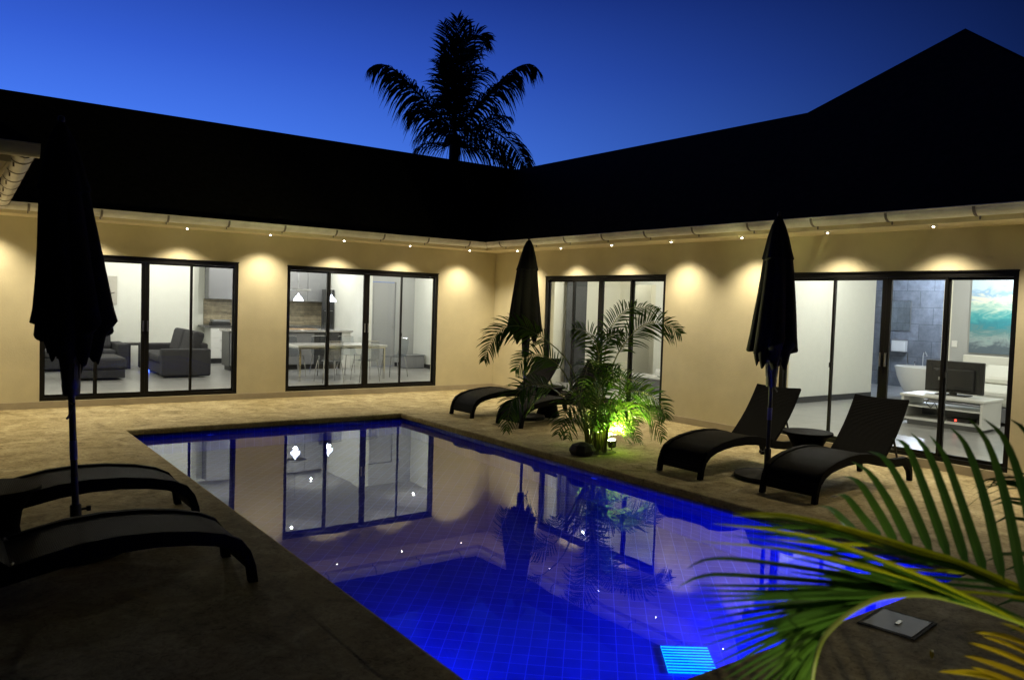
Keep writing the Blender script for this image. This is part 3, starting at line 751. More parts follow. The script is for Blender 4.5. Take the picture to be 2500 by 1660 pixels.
# ------------------------------------------------------------------ loungers
TOP = [(0, 0), (.015, .10), (.045, .19), (.10, .265), (.2, .315), (.35, .352), (.55, .378), (.75, .385), (.95, .370), (1.12, .335), (1.28, .295), (1.45, .268), (1.6, .262), (1.72, .262), (1.80, .235), (1.86, .16), (1.885, .08), (1.89, 0)]
BOT = [(.055, 0), (.068, .09), (.10, .165), (.16, .215), (.25, .25), (.38, .275), (.56, .292), (.75, .292), (.93, .275), (1.1, .24), (1.28, .205), (1.45, .183), (1.58, .178), (1.68, .176), (1.75, .155), (1.80, .11), (1.825, .06), (1.84, 0)]
def make_lounger():
    t = thing('sun_lounger', 'x', 'sun lounger', (0, 0, 0), 0, 'dark woven sun loungers round the pool')
    w = .29
    def band(ia, ib, y0, y1, name, parent=t, inset=0):
        vs = []
        for y in (y0, y1):
            for i in range(ia, ib+1): vs.append((TOP[i][0], y, TOP[i][1])); vs.append((BOT[i][0], y, BOT[i][1]))
        k = ib-ia+1; n = 2*k; fs = []
        for i in range(k-1):
            a = 2*i; fs += [(a, a+1, a+3, a+2), (n+a, n+a+2, n+a+3, n+a+1), (a, a+2, n+a+2, n+a), (a+1, n+a+1, n+a+3, a+3)]
        fs += [(0, n, n+1, 1), (2*k-2, 2*k-1, n+2*k-1, n+2*k-2)]
        return MB().add(vs, fs).build(name, 'rattan', parent, True, bevel=.006)
    for s_ in (-1, 1):
        y0, y1 = (s_*w, s_*(w-.05)) if s_ < 0 else (w-.05, w)
        band(2, 15, min(y0, y1), max(y0, y1), 'side_frame')
        band(0, 2, min(y0, y1)+.002, max(y0, y1)-.002, 'leg'); band(15, 17, min(y0, y1)+.002, max(y0, y1)-.002, 'leg')
    # woven seat sheet curling down over the foot end
    prof = [(TOP[i][0]+.008, TOP[i][1]-.012) for i in range(1, 12)]
    vs = []
    for y in (-(w-.052), w-.052):
        for x, z in prof: vs.append((x, y, z))
        for x, z in reversed(prof): vs.append((x+.02*(1 if z < .3 and x < .2 else 0), y, z-.025))
    n = 2*len(prof)
    fs = [tuple(range(n)), tuple(reversed(range(n, 2*n)))]+[(i, (i+1) % n, (i+1) % n+n, i+n) for i in range(n)]
    # split the side polygons into quads
    k = len(prof); fs = [(i, i+1, n-2-i, n-1-i) for i in range(k-1)]+[(n+i+1, n+i, n+n-1-i, n+n-2-i) for i in range(k-1)]+[(i, i+n, (i+1) % n+n, (i+1) % n) for i in range(n)]
    MB().add(vs, fs).build('seat', 'rattan', t, True)
    # backrest: slightly curved, tilted up
    a = R(50); vs = []; k = 7; L_ = .74
    for th_ in (0, .03):
        for i in range(k):
            q = i/(k-1); l = q*L_; bow = .035*math.sin(math.pi*q)
            x = 1.235+l*math.cos(a)+(bow+th_)*math.sin(a); z = .285+l*math.sin(a)-(bow+th_)*math.cos(a)
            for j in range(5):
                yy = -(w-.005)+2*(w-.005)*j/4; dip = .012*(1-(yy/w)**2)*(1 if q > .9 else 0)
                vs.append((x-dip*.5, yy, z-dip))
    n = k*5; fs = []
    for i in range(k-1):
        for j in range(4):
            p = i*5+j; fs += [(p, p+1, p+6, p+5), (n+p, n+p+5, n+p+6, n+p+1)]
    for i in range(k-1): fs += [(i*5, i*5+5, n+i*5+5, n+i*5), (i*5+4, n+i*5+4, n+i*5+9, i*5+9)]
    for j in range(4): fs += [(j, n+j, n+j+1, j+1), ((k-1)*5+j, (k-1)*5+j+1, n+(k-1)*5+j+1, n+(k-1)*5+j)]
    MB().add(vs, fs).build('backrest', 'rattan', t, True, bevel=.006)
    sp = MB()
    for y in (-.2, .2): sp.tube([(1.56, y, .55), (1.70, y, .245)], .011, 8)
    sp.tube([(1.66, -.2, .33), (1.66, .2, .33)], .009, 8)
    sp.build('backrest_support', 'pole', t)
    for s_ in (-1, 1):
        MB().tube([(1.235, s_*(w-.06), .293), (1.235, s_*(w-.02), .293)], .014, 10).build('hinge', 'steel', t)
    return t
lg = make_lounger()
# local +x runs from foot to head
spots = [(-2.88, -7.48, 2, 'dark woven sun lounger by the palm floodlight, farther of the pair at the glass doors'),
         (-2.74, -8.66, 3, 'dark woven sun lounger nearest the large leaves, in front of the bedroom doors'),
         (-2.68, -3.03, 2, 'dark woven sun lounger nearest the inner wall corner, behind the floodlit palm'),
         (-2.58, -4.10, 1, 'dark woven sun lounger half hidden by the floodlit palm'),
         (-7.47, -8.06, 180, 'large dark woven sun lounger lowest in the picture, on the unlit patio'),
         (-7.40, -6.55, 181, 'dark woven sun lounger beyond the closed parasol, left of the pool')]
for i, (x, y, a, lab) in enumerate(spots):
    o = lg if i == 0 else copy_tree(lg, None, lab)
    o['label'] = lab; o.location = (x, y, .001); o.rotation_euler = (0, 0, R(a))

# ------------------------------------------------------------------ tables
def make_table():
    t = thing('round_table', 'x', 'side table', (0, 0, 0), 0, 'round woven side tables between the loungers')
    MB().lathe([(.02, .425), (.235, .425), (.25, .432), (.255, .445), (.25, .458), (.02, .462)], 32).build('table_top', 'rattan', t, True)
    MB().lathe([(.17, 0), (.185, .02), (.155, .1), (.135, .2), (.15, .3), (.20, .40), (.225, .424)], 32).build('base', 'rattan', t, True)
    return t
tb0 = make_table()
for i, (x, y, lab) in enumerate([(-1.62, -8.12, 'round dark woven side table between the two loungers at the glass doors'),
                                 (-1.45, -3.58, 'round dark woven side table behind the palm, near the far loungers'),
                                 (-8.72, -7.15, 'dark woven side table in the shade beside the closed parasol on the left')]):
    o = tb0 if i == 0 else copy_tree(tb0, None, lab)
    o['label'] = lab; o.location = (x, y, .001)

# ------------------------------------------------------------------ parasols
def make_umbrella(seed, knob=True, top=2.66, rmax=.33):
    rd = random.Random(seed)
    t = thing('closed_parasol', 'x', 'parasol', (0, 0, 0), 0, 'closed dark parasols on poles')
    MB().lathe([(.05, 0), (.32, 0), (.33, .02), (.32, .045), (.12, .07), (.05, .075)], 32).build('base', 'concrete', t, True)
    MB().lathe([(.024, .075), (.034, .08), (.034, .30), (.026, .31)], 16).build('base_tube', 'pole', t, True)
    MB().tube([(.03, 0, .27), (.075, 0, .27)], .008, 8).tube([(.075, 0, .255), (.075, 0, .285)], .014, 8).build('clamp_knob', 'pole', t)
    MB().tube([(0, 0, .08), (0, 0, top-.02)], .021, 16).build('pole', 'pole', t, True)
    # canopy: pleated folded fabric, waisted top tier and ragged lower tips
    n = 64; folds = 8; zs = [top, top-.03, top-.10, top-.22, top-.36, top-.435, top-.445, top-.60, top-.80, top-1.0, top-1.20, top-1.32, top-1.335, top-1.44, top-1.52]
    f = rmax/.27
    rs = [.015, .04, .075, .115, .150, .172, .160, .180, .205, .232, .258, .280, .205, .185, .160]
    ph = [rd.uniform(0, 6.28) for _ in range(5)]
    tip = [rd.uniform(-.09, .09) for _ in range(folds)]
    vs = []
    for i, (z, r_) in enumerate(zip(zs, rs)):
        for j in range(n):
            a = 2*math.pi*j/n
            fa = folds*a+.35*math.sin(z*2+ph[0])
            pl = abs(math.sin(fa/2))**.7
            amp = min(.26, .04+.02*i)
            low = 1-.10*math.cos(a-ph[1])*min(1, i/8)
            rr = r_*f*(1-amp+amp*pl)*(low)
            zz = z
            if i >= 10:
                k = int((fa/(2*math.pi)) % folds)
                zz = z + (-.075*math.sin(2*a+ph[2]) + .03*(1-pl))*(i-9)/2 if i < 12 else z + .05*math.sin(2*a+ph[2])*-1 + (tip[k]*.8 + .16*(1-pl)*(i-12)/2)
            elif i > 2: zz = z+.012*math.sin(4*a+ph[3])
            vs.append((rr*math.cos(a)+.012*math.sin(z*3+ph[4])*min(1, i/6), rr*math.sin(a), zz))
    k = len(zs)
    fs = [(i*n+j, i*n+(j+1) % n, (i+1)*n+(j+1) % n, (i+1)*n+j) for i in range(k-1) for j in range(n)]+[tuple(reversed(range(n)))]
    o = MB().add(vs, fs).build('canopy', 'canvas', t, True)
    sd = o.modifiers.new('sol', 'SOLIDIFY'); sd.thickness = .004
    MB().lathe([(.012, 0), (.02, .01), (.018, .035), (.004, .045)], 12, c=(0, 0, top-.005)).build('finial', 'pole', t, True)
    MB().lathe([(.05, top-1.72), (.055, top-1.66), (.05, top-1.50), (.03, top-1.45)], 14).build('runner', 'pole', t, True)
    b = MB()
    for j in range(8):
        a = 2*math.pi*j/8+.2; c_, s_ = math.cos(a), math.sin(a)
        b.tube([(.03*c_, .03*s_, top-.12), (.10*c_, .10*s_, top-.9), (.05*c_, .05*s_, top-1.62)], .007, 6)
    b.build('ribs', 'pole', t)
    cr = MB().tube([(0, -.02, .97), (0, -.09, .97)], .009, 8).tube([(0, -.09, .97), (-.03, -.10, .90), (-.045, -.10, .88)], .007, 8)
    cr.build('crank', 'pole', t)
    MB().lathe([(.0225, .60), (.0232, .605), (.0232, .72), (.0225, .725)], 16).build('pole_sticker', 'blue_tag', t, True)
    return t
for i, (x, y, a, lab, kw) in enumerate([
        (-8.27, -7.2, 0, 'large closed dark parasol beside the unlit loungers, nearest the camera', dict(top=2.74, rmax=.245)),
        (-1.90, -3.56, 1.2, 'closed dark parasol standing by the inner wall corner behind the palm', dict(top=2.64, rmax=.26)),
        (-2.16, -8.03, 2.0, 'closed dark parasol between the two loungers at the glass doors', dict(top=2.66, rmax=.245))]):
    u_ = make_umbrella(11+i*3, **kw); u_['label'] = lab; u_.location = (x, y, .001); u_.rotation_euler = (0, 0, a)
    if i == 0: u_.rotation_euler = (0, R(-2.2), 0)

# ------------------------------------------------------------------ palms
def spline(P, n):
    P = [V(p) for p in P]; out = []
    k = len(P)-1
    for i in range(n):
        t = i/(n-1)*k; j = min(int(t), k-1); f = t-j
        p0, p1, p2, p3 = P[max(j-1, 0)], P[j], P[j+1], P[min(j+2, k)]
        out.append(.5*((2*p1)+(p2-p0)*f+(2*p0-5*p1+4*p2-p3)*f*f+(3*p1-p0-3*p2+p3)*f**3))
    return out
def leaflet(mb, P, w, nrm, seg=5, fold=.25):
    """blade along points P, width w, V-folded about its midrib"""
    C = spline(P, seg+1); vs = []
    for i, c_ in enumerate(C):
        t = i/seg; tan = (C[min(i+1, seg)]-C[max(i-1, 0)])
        if tan.length < 1e-9: tan = V((0, 0, -1))
        tan.normalize(); sd = tan.cross(nrm)
        if sd.length < 1e-3: sd = tan.cross(V((1, 0, 0)))
        sd.normalize(); up = sd.cross(tan)
        ww = w*.5*max(.03, (min(1, t*6+.35))*(1-t**2.6))
        vs += [c_-sd*ww+up*ww*fold, c_, c_+sd*ww+up*ww*fold]
    mb.add(vs, [f for i in range(seg) for f in ((3*i, 3*i+1, 3*i+4, 3*i+3), (3*i+1, 3*i+2, 3*i+5, 3*i+4))])
def frond(mb, st, path, n_leaf, ll, lw, droop=.3, start=.25, fwd=.55, jitter=.12, r0_=.012, rd=random, seg=4, vee=.3, face=0.0):
    C = spline(path, 40); L_ = sum((C[i+1]-C[i]).length for i in range(39))
    st.tube(C[::2]+[C[-1]], [r0_*(1-.85*i/20) for i in range(len(C[::2])+1)], 6)
    for i in range(n_leaf):
        t = start+(1-start)*(i+.5)/n_leaf; j = t*39; a = int(min(j, 38)); f = j-a
        p = C[a].lerp(C[a+1], f); tan = (C[min(a+2, 39)]-C[max(a-1, 0)]).normalized()
        up = (V((0, 0, 1))*(1-face)-V((FW.x, FW.y, 0))*face).normalized(); sd = tan.cross(up)
        if sd.length < .15: sd = tan.cross(V((.6, -.8, 0)))
        sd.normalize(); nm = sd.cross(tan).normalized()
        if nm.dot(up) < 0: nm = -nm
        pr = math.sin(math.pi*min(1, .12+.88*((t-start)/(1-start))**.8))**.6
        l = ll*max(.28, pr)*rd.uniform(.85, 1.1)
        for s_ in (-1, 1):
            dr = (sd*s_+tan*(fwd+.5*t)*rd.uniform(.8, 1.2)+nm*vee*rd.uniform(.4, 1.3)).normalized()
            dr = (dr+V((rd.gauss(0, jitter), rd.gauss(0, jitter), rd.gauss(0, jitter)))).normalized()
            g_ = V((0, 0, -1))*droop*l*rd.uniform(.7, 1.3)
            leaflet(mb, [p, p+dr*l*.35+g_*.08, p+dr*l*.7+g_*.42, p+dr*l*.95+g_], lw*rd.uniform(.8, 1.1), nm, seg)

def c_px(x, y, sc, ox, oy): return ox+x/sc, oy+y/sc
UPZ = V((0, 0, 1))
# areca clump lit by the floodlight
A0 = V((-2.74, -6.12, 0)); dA = (A0-CAM).dot(FW)
ar = thing('areca_palm', 'bushy green areca palm glowing above a small garden floodlight', 'palm', A0)
lf, st = MB(), MB(); ra = random.Random(5)
def afr(pts, dd, n, ll, lw=.017, droop=.28, **k):
    k.setdefault('face', ra.uniform(.45, .9)); n = int(n*1.15); ll *= .98
    P = []
    for i, (u_, v_) in enumerate(pts):
        P.append(pt(u_, v_, dA+dd*(i/(len(pts)-1)))-A0)
    frond(lf, st, P, n, ll, lw, droop, rd=ra, r0_=.012, seg=5, vee=.12, jitter=.07, **k)
B = (1440, 1085)
afr([B, (1478, 960), (1505, 870), (1560, 800), (1615, 788), (1662, 815)], .4, 34, .34, start=.42)
afr([B, (1415, 960), (1385, 880), (1325, 825), (1262, 795), (1212, 815), (1182, 880)], -.3, 36, .30, start=.45)
afr([B, (1462, 960), (1475, 880), (1492, 800), (1540, 752), (1610, 757)], .9, 30, .32, start=.5)
afr([B, (1445, 960), (1462, 880), (1445, 820), (1400, 800)], -.6, 24, .30, start=.45)
afr([B, (1410, 980), (1370, 900), (1325, 868), (1285, 872), (1258, 905)], .4, 26, .28, start=.4)
afr([B, (1400, 1000), (1350, 950), (1295, 940), (1252, 975), (1236, 1050)], -.7, 26, .28, start=.4)
afr([B, (1432, 1020), (1415, 980), (1385, 1000), (1362, 1060)], -.9, 24, .30, start=.3)
afr([B, (1470, 1000), (1520, 960), (1570, 958), (1612, 985), (1625, 1020)], .3, 28, .30, start=.35)
afr([B, (1480, 1010), (1530, 985), (1580, 1000), (1618, 1070)], .0, 26, .28, start=.35)
afr([B, (1470, 1045), (1505, 1028), (1540, 1035), (1560, 1075)], .2, 18, .18, start=.3, lw=.016)
afr([B, (1455, 1000), (1500, 930), (1550, 930), (1590, 955)], .9, 24, .28, start=.35)
afr([B, (1450, 1020), (1462, 960), (1480, 920), (1510, 900)], -.5, 22, .28, start=.3)
afr([B, (1450, 1030), (1460, 990), (1470, 960), (1450, 940)], -.9, 18, .26, start=.3)
afr([B, (1445, 1040), (1430, 1010), (1400, 1020), (1385, 1070)], -1.0, 18, .26, start=.3)
afr([B, (1460, 1050), (1490, 1010), (1530, 1000), (1560, 1030)], -.5, 20, .24, start=.3)
afr([B, (1450, 960), (1460, 880), (1480, 830), (1520, 810)], .5, 30, .30, start=.4)
for i in range(4):      # the low dense skirt of young leaves round the clump
    a = ra.uniform(0, 6.28); h = ra.uniform(.45, 1.15); r_ = ra.uniform(.35, .95); dv = V((math.cos(a), math.sin(a), 0))
    frond(lf, st, [V((0, 0, .05))+dv*.05, dv*r_*.3+UPZ*h*.65, dv*r_*.7+UPZ*h, dv*r_*1.1+UPZ*(h-.08), dv*r_*1.4+UPZ*(h-.35)], 20, .27, .02, .35, rd=ra, r0_=.008, start=.3)
for i in range(13):      # short lit leaves beside the floodlight
    a = R(-150+ra.uniform(0, 230)); h = ra.uniform(.25, .55); r_ = ra.uniform(.2, .42); dv = V((math.cos(a), math.sin(a), 0))
    frond(lf, st, [V((0, 0, .05))+dv*.05, dv*r_*.35+UPZ*h*.7, dv*r_*.8+UPZ*h, dv*r_*1.3+UPZ*(h-.12)], 16, .2, .018, .3, rd=ra, r0_=.007, start=.25)
lf.build('crown', 'leaf', ar); st.build('stalks', mat('areca_stalk', (.22, .26, .05), .5), ar, True)
tk = MB()
for i in range(9):
    a = ra.uniform(0, 6.28); r_ = ra.uniform(.02, .12); x, y = r_*math.cos(a), r_*math.sin(a)
    tk.tube([(x, y, 0), (x*1.3, y*1.3, .25), (x*2.2, y*2.2, .6)], [.022, .018, .012], 8)
tk.build('trunk', mat('areca_cane', (.16, .17, .04), .55, noise=.3, nscale=30), ar, True)
MB().lathe([(.02, .010), (.20, .010), (.22, .003)], 24).build('planting_hole', 'soil', ar, True)
rk = MB().lathe([(.03, 0), (.13, .01), (.16, .06), (.12, .12), (.03, .15)], 9).build('garden_stone', 'rock', None, False, loc=(-3.05, -6.2, 0))
tag(rk, 'small dark stone on the paving at the foot of the floodlit palm', 'stone')
# floodlight
fl_dir = V((-.50, -.32, .9)).normalized()
def floodlight(loc, direction, lab, power, color, ang=110):
    t = thing('garden_floodlight', lab, 'floodlight', loc, 0, 'garden floodlights among the plants')
    q = V(direction).to_track_quat('Z', 'Y').to_matrix().to_4x4(); q.translation = V((0, 0, .10))
    o = MB().lathe([(.02, -.07), (.045, -.06), (.055, 0), (.058, .03), (.052, .032), (.048, .01), (.01, .0)], 20).build('housing', 'black', t, True); o.matrix_local = q
    o = MB().lathe([(.005, .012), (.045, .012), (.042, .02), (.005, .026)], 20).build('lens', 'flood_lens', t, True); o.matrix_local = q
    MB().tube([(0, 0, -.02), (0, 0, .06)], .008, 8).build('spike', 'black', t)
    d = V(direction).normalized()
    lamp('SPOT', 'floodlight_lamp', V(loc)+V((0, 0, .10))+d*.05, power, color, None, .03, R(ang), .6, d)
    return t
LP = pt(1493, 1099, 1); LP = CAM+(LP-CAM)*(CAM.z/(CAM.z-LP.z)); LP.z = 0
floodlight(LP, (-.22, -.06, .95), 'small bright floodlight on the ground beside the areca palm', 1000, (1, .96, .42), 150)

# coconut palm behind the roof
K0 = V((9.0, 16.0, -1.6)); dK = (V((9.0, 16.0, 9))-CAM).dot(FW)
kp = thing('coconut_palm', 'tall dark coconut palm silhouetted against the sky behind the roof', 'palm', K0)
lf, st = MB(), MB(); rk_ = random.Random(9)
def kfr(pts, dd, n, ll, droop=.6, **k):
    P = []
    for i, q in enumerate(pts):
        u_, v_ = c_px(*q, 3.4836, 850, 0); P.append(pt(u_, v_, dK+dd*(i/(len(pts)-1)))-K0)
    k.setdefault('start', .12); k.setdefault('face', .55)
    frond(lf, st, P, n, ll, .075, droop, rd=rk_, r0_=.06, jitter=.08, seg=4, **k)
Bk = (905, 1110)
kfr([Bk, (860, 1075), (700, 900), (540, 740), (400, 600), (280, 548), (205, 575)], -1, 84, 1.2, .9, vee=-.2, face=.35)
kfr([Bk, (940, 1060), (1100, 900), (1250, 740), (1400, 600), (1530, 548), (1605, 600)], -1, 84, 1.15, .9, vee=-.2, face=.35)
kfr([Bk, (960, 1180), (1050, 1110), (1200, 1030), (1290, 1000), (1380, 1002)], 1.5, 40, .9, .8)
kfr([Bk, (1060, 1110), (1210, 1105), (1380, 1220), (1460, 1330), (1520, 1425)], -2.5, 50, 1.1, .8)
kfr([Bk, (960, 1250), (1100, 1262), (1250, 1330), (1400, 1430)], 1.0, 40, .9, .8)
kfr([Bk, (850, 1240), (740, 1222), (640, 1235), (560, 1290)], 1.5, 34, .7, .8)
kfr([Bk, (895, 850), (870, 600), (845, 380), (812, 205)], 2, 46, 1.3, .15, fwd=.9, face=.9)
kfr([Bk, (915, 850), (925, 600), (940, 380), (930, 160)], -1, 46, 1.6, .15, fwd=.9, face=.9)
kfr([Bk, (925, 850), (955, 600), (990, 400), (1080, 300), (1195, 345)], 1, 46, 1.5, .4, fwd=.7, face=.9)
kfr([Bk, (905, 850), (915, 600), (960, 350), (1020, 180)], 3, 40, 1.5, .15, fwd=.9, face=.9)
kfr([Bk, (930, 900), (980, 760), (1080, 650), (1170, 600), (1240, 640)], 2, 46, 1.0, .5)
kfr([Bk, (880, 950), (850, 800), (810, 650), (800, 500)], 2.5, 46, 1.1, .5)
kfr([Bk, (905, 950), (900, 750), (920, 500), (960, 330)], -3, 44, 1.5, .25, face=.9)
kfr([Bk, (870, 1010), (820, 900), (770, 860), (730, 920)], 3, 36, .8, .6)
kfr([Bk, (960, 1010), (1010, 900), (1070, 850), (1120, 900)], 3, 36, .8, .6)
kfr([Bk, (900, 900), (920, 700), (1000, 520), (1120, 420), (1180, 370)], -2, 34, 1.1, .5)
kfr([Bk, (850, 1160), (760, 1120), (660, 1130), (560, 1200)], 2, 34, .9, .8)
for pts, dd, n, ll, dr in [([Bk, (850, 1065), (690, 890), (530, 740), (410, 640), (330, 640)], 1, 70, 1.25, 1.0), ([Bk, (950, 1060), (1120, 900), (1260, 750), (1370, 670), (1450, 650)], 1, 70, 1.15, 1.0),
        ([Bk, (840, 1120), (720, 1010), (600, 930), (510, 980)], 0, 44, 1.1, .9),
        ([Bk, (960, 1220), (1080, 1180), (1200, 1180), (1300, 1260), (1380, 1380)], 2, 44, 1.1, .9)]:
    kfr(pts, dd, n, ll, dr)
lf.build('crown', 'leaf_coco', kp); st.build('frond_stems', 'leaf_coco', kp)
cc = pt(*c_px(905, 1150, 3.4836, 850, 0), dK)-K0
tk = MB(); tk.tube(spline([(0.3, .2, 0), (.15, .1, 3), (cc.x*.8, cc.y*.8, cc.z*.6), cc], 16), [.30-.006*i for i in range(16)], 12)
tk.build('trunk', 'bark', kp, True)
nb = MB()
for i in range(9):
    a = rk_.uniform(0, 6.28); p = cc+V((.28*math.cos(a), .28*math.sin(a), rk_.uniform(-.35, -.1)))
    nb.lathe([(.02, -.14), (.09, -.09), (.12, 0), (.09, .09), (.02, .14)], 10, c=p)
nb.build('coconuts', 'bark', kp, True)

# foreground areca by the lens
F0 = pt(2790, 1800, 2.15); F0.z = 0
fp = thing('foreground_palm', 'large blurred palm leaves reaching in from the right beside the pool corner', 'palm', F0)
def f4(x, y, d): return pt(1600+x/2.0633, 900+y/2.0633, d)-F0
gl_, yl_, dl_, sk = MB(), MB(), MB(), MB()
clump = V((0, 0, .12))
r1 = [clump, f4(2250, 1560, 2.05), f4(1980, 1345, 1.9), f4(1857, 1280, 1.84), f4(1600, 1190, 1.76), f4(1400, 1140, 1.7), f4(1250, 1138, 1.66), f4(1100, 1165, 1.62), f4(950, 1250, 1.6), f4(850, 1350, 1.58), f4(810, 1450, 1.58), f4(790, 1568, 1.6), f4(785, 1680, 1.62)]
sk.tube(spline(r1, 60), [.009-.0001*i for i in range(60)], 8)
UPV = V((0, 0, 1))
def blade(pts, d0, d1, w, mb_, seg=10):
    k = len(pts)-1; P = [f4(x, y, d0+(d1-d0)*i/k) for i, (x, y) in enumerate(pts)]
    leaflet(mb_, P, w, (CAM-F0-P[1]).normalized()*.5+UPV*.6, seg, .35)
BL = [((1857, 1285), [(1350, 1050), (800, 850)], (285, 782), 'y'), ((1800, 1262), [(1400, 1090), (1000, 930)], (500, 812), 'g'),
        ((1720, 1230), [(1250, 1050), (700, 920)], (195, 868), 'y'), ((1660, 1210), [(1300, 1080), (1000, 990)], (640, 900), 'g'),
        ((1600, 1190), [(1050, 1060), (500, 970), (270, 960)], (160, 1005), 'g'),
        ((1500, 1162), [(1150, 1090), (900, 1040)], (690, 995), 'g'), ((1560, 1178), [(1100, 1030), (800, 950)], (470, 880), 'g'), ((1450, 1145), [(950, 1085), (400, 1040), (220, 1050)], (105, 1105), 'g'),
        ((1350, 1138), [(900, 1105), (500, 1095)], (170, 1092), 'g'), ((1250, 1138), [(900, 1135), (500, 1145)], (155, 1146), 'g'),
        ((1170, 1148), [(850, 1170), (500, 1195)], (205, 1225), 'g'), ((1110, 1162), [(800, 1205), (480, 1262)], (200, 1320), 'g'),
        ((1050, 1188), [(780, 1250), (500, 1320)], (230, 1398), 'g'), ((1000, 1215), [(760, 1290), (520, 1385)], (250, 1510), 'g'),
        ((950, 1250), [(740, 1340), (560, 1440)], (340, 1568), 'g'), ((910, 1285), [(740, 1380), (600, 1480)], (420, 1620), 'g'),
        ((880, 1318), [(740, 1420), (640, 1520)], (500, 1650), 'g'), ((855, 1350), [(740, 1460), (660, 1580)], (560, 1700), 'g'),
        ((830, 1400), [(750, 1520), (700, 1620)], (640, 1720), 'g'), ((812, 1460), [(760, 1570), (730, 1650)], (700, 1760), 'g')]
for a_, b_ in list(zip(BL, BL[1:])):
    if len(a_[1]) == len(b_[1]):
        av = lambda p, q, w_=.5: (p[0]*(1-w_)+q[0]*w_+random.uniform(-8, 8), p[1]*(1-w_)+q[1]*w_+random.uniform(-6, 6))
        BL.append((av(a_[0], b_[0]), [av(p, q) for p, q in zip(a_[1], b_[1])], (av(a_[2], b_[2])[0]+random.uniform(0, 70), av(a_[2], b_[2])[1]-8), 'g' if random.random() < .9 else 'y'))
for base, via, tip_, col in BL:
    blade([base]+list(via)+[tip_], 1.72, 1.5+.25*random.random(), .015, yl_ if col == 'y' else gl_)
# second frond: rachis carries the long upright blades
b2 = [(2250, 1330), (2050, 1215), (1857, 1125), (1600, 1015), (1480, 968), (1250, 903), (1080, 852), (850, 787), (640, 748), (390, 740)]
P2 = [clump]+[f4(x, y, 2.15-.05*i) for i, (x, y) in enumerate(b2)]
sk.tube(spline(P2, 40), [.009-.0002*i for i in range(40)], 8)
for off, col, w in ((0, 'y', .032), (-8, 'y', .024), (16, 'g', .022), (-14, 'y', .018), (34, 'g', .02)):
    blade([(x, y+off+random.uniform(-4, 4)) for x, y in b2[1:]], 2.0, 1.72, w, yl_ if col == 'y' else gl_, 16)
for i in range(16):     # closely set inner leaflets between the two ribs
    x0 = 1980-i*50; xs_ = [1100, 1250, 1400, 1600, 1857, 1990]; ys_ = [1160, 1134, 1136, 1184, 1274, 1342]
    q_ = max(j for j in range(5) if xs_[j] <= x0); y0 = ys_[q_]+(ys_[q_+1]-ys_[q_])*(x0-xs_[q_])/(xs_[q_+1]-xs_[q_])-6
    blade([(x0, y0), (x0-300, y0-140+i*6), (x0-580-random.uniform(0, 120), y0-230+i*10+random.uniform(-25, 15))], 1.9, 1.74, .019, yl_ if i % 5 == 1 else gl_)
for i in range(9):
    x0 = 1950-i*130; y0 = 1170-i*47
    blade([(x0, y0), (x0-330, y0-40+i*6), (x0-620, y0-70+i*8+random.uniform(-20, 20))], 1.95, 1.8, .014, yl_ if i % 3 == 0 else gl_)
for k_, (base, v1, v2, tip_) in enumerate([((1130, 858), (1050, 760), (950, 640), (870, 655)), ((1000, 825), (950, 770), (880, 705), (805, 690)),
        ((1210, 885), (1120, 720), (1020, 570), (930, 540)), ((1290, 905), (1190, 700), (1080, 530), (985, 465)), ((1390, 935), (1270, 650), (1160, 460), (1070, 415)),
        ((1480, 965), (1370, 650), (1270, 400), (1195, 352)), ((1570, 1000), (1470, 680), (1370, 420), (1285, 322)), ((1660, 1040), (1570, 760), (1460, 450), (1380, 335)),
        ((1750, 1075), (1670, 700), (1570, 400), (1480, 290)), ((1850, 1120), (1780, 720), (1680, 390), (1575, 245)), ((1960, 1170), (1860, 650), (1760, 360), (1650, 250)),
        ((2060, 1210), (1980, 640), (1880, 340), (1780, 250)), ((2160, 1260), (2100, 640), (1990, 350), (1900, 240))]):
    blade([base, v1, v2, tip_], 1.95, 2.3, .025, gl_)
for base, v1, tip_ in [((1950, 1380), (1857, 1330), (1735, 1278)), ((1950, 1440), (1780, 1360), (1615, 1330)), ((1960, 1530), (1740, 1435), (1572, 1378)),
                       ((1960, 1590), (1720, 1500), (1555, 1445)), ((1960, 1650), (1740, 1560), (1590, 1500)), ((1900, 1620), (1640, 1545), (1425, 1525)),
                       ((1960, 1480), (1790, 1400), (1650, 1350)), ((1920, 1700), (1760, 1640), (1650, 1610))]:
    blade([base, v1, tip_], 1.95, 1.85, .030, dl_, 6)
sk.tube(spline([clump, f4(2250, 1500, 2.05), f4(1985, 1480, 1.97), f4(1935, 1580, 1.95), f4(1930, 1720, 1.95)], 20), .008, 8)
for i in range(14):   # canes and further leaves outside the picture so the plant is whole
    a = random.uniform(0, 6.28); rr = random.uniform(.03, .14)
    sk.tube([(rr*math.cos(a), rr*math.sin(a), 0), (rr*1.2*math.cos(a), rr*1.2*math.sin(a), .35)], [.02, .012], 8)
rf = random.Random(3)
RH = V((RT.x, RT.y, 0)).normalized()
for i in range(7):
    a = -YAW+R(-75+25*i); dv = V((math.cos(a), math.sin(a), 0))
    frond(gl_, sk, [clump, clump+dv*.25+UPV*.5, clump+dv*.6+UPV*.95, clump+dv*1.05+UPV*.95], 22, .38, .022, .4, start=.3, rd=rf, r0_=.009)
gl_.build('green_leaves', 'leaf_front', fp); yl_.build('yellow_leaves', 'leaf_yellow', fp); dl_.build('dead_leaves', 'leaf_dead', fp)
sk.build('stems', mat('front_stem', (.17, .22, .03), .45), fp, True)
fpos = F0 + RH*.15 + V((-.30, .15, 0))
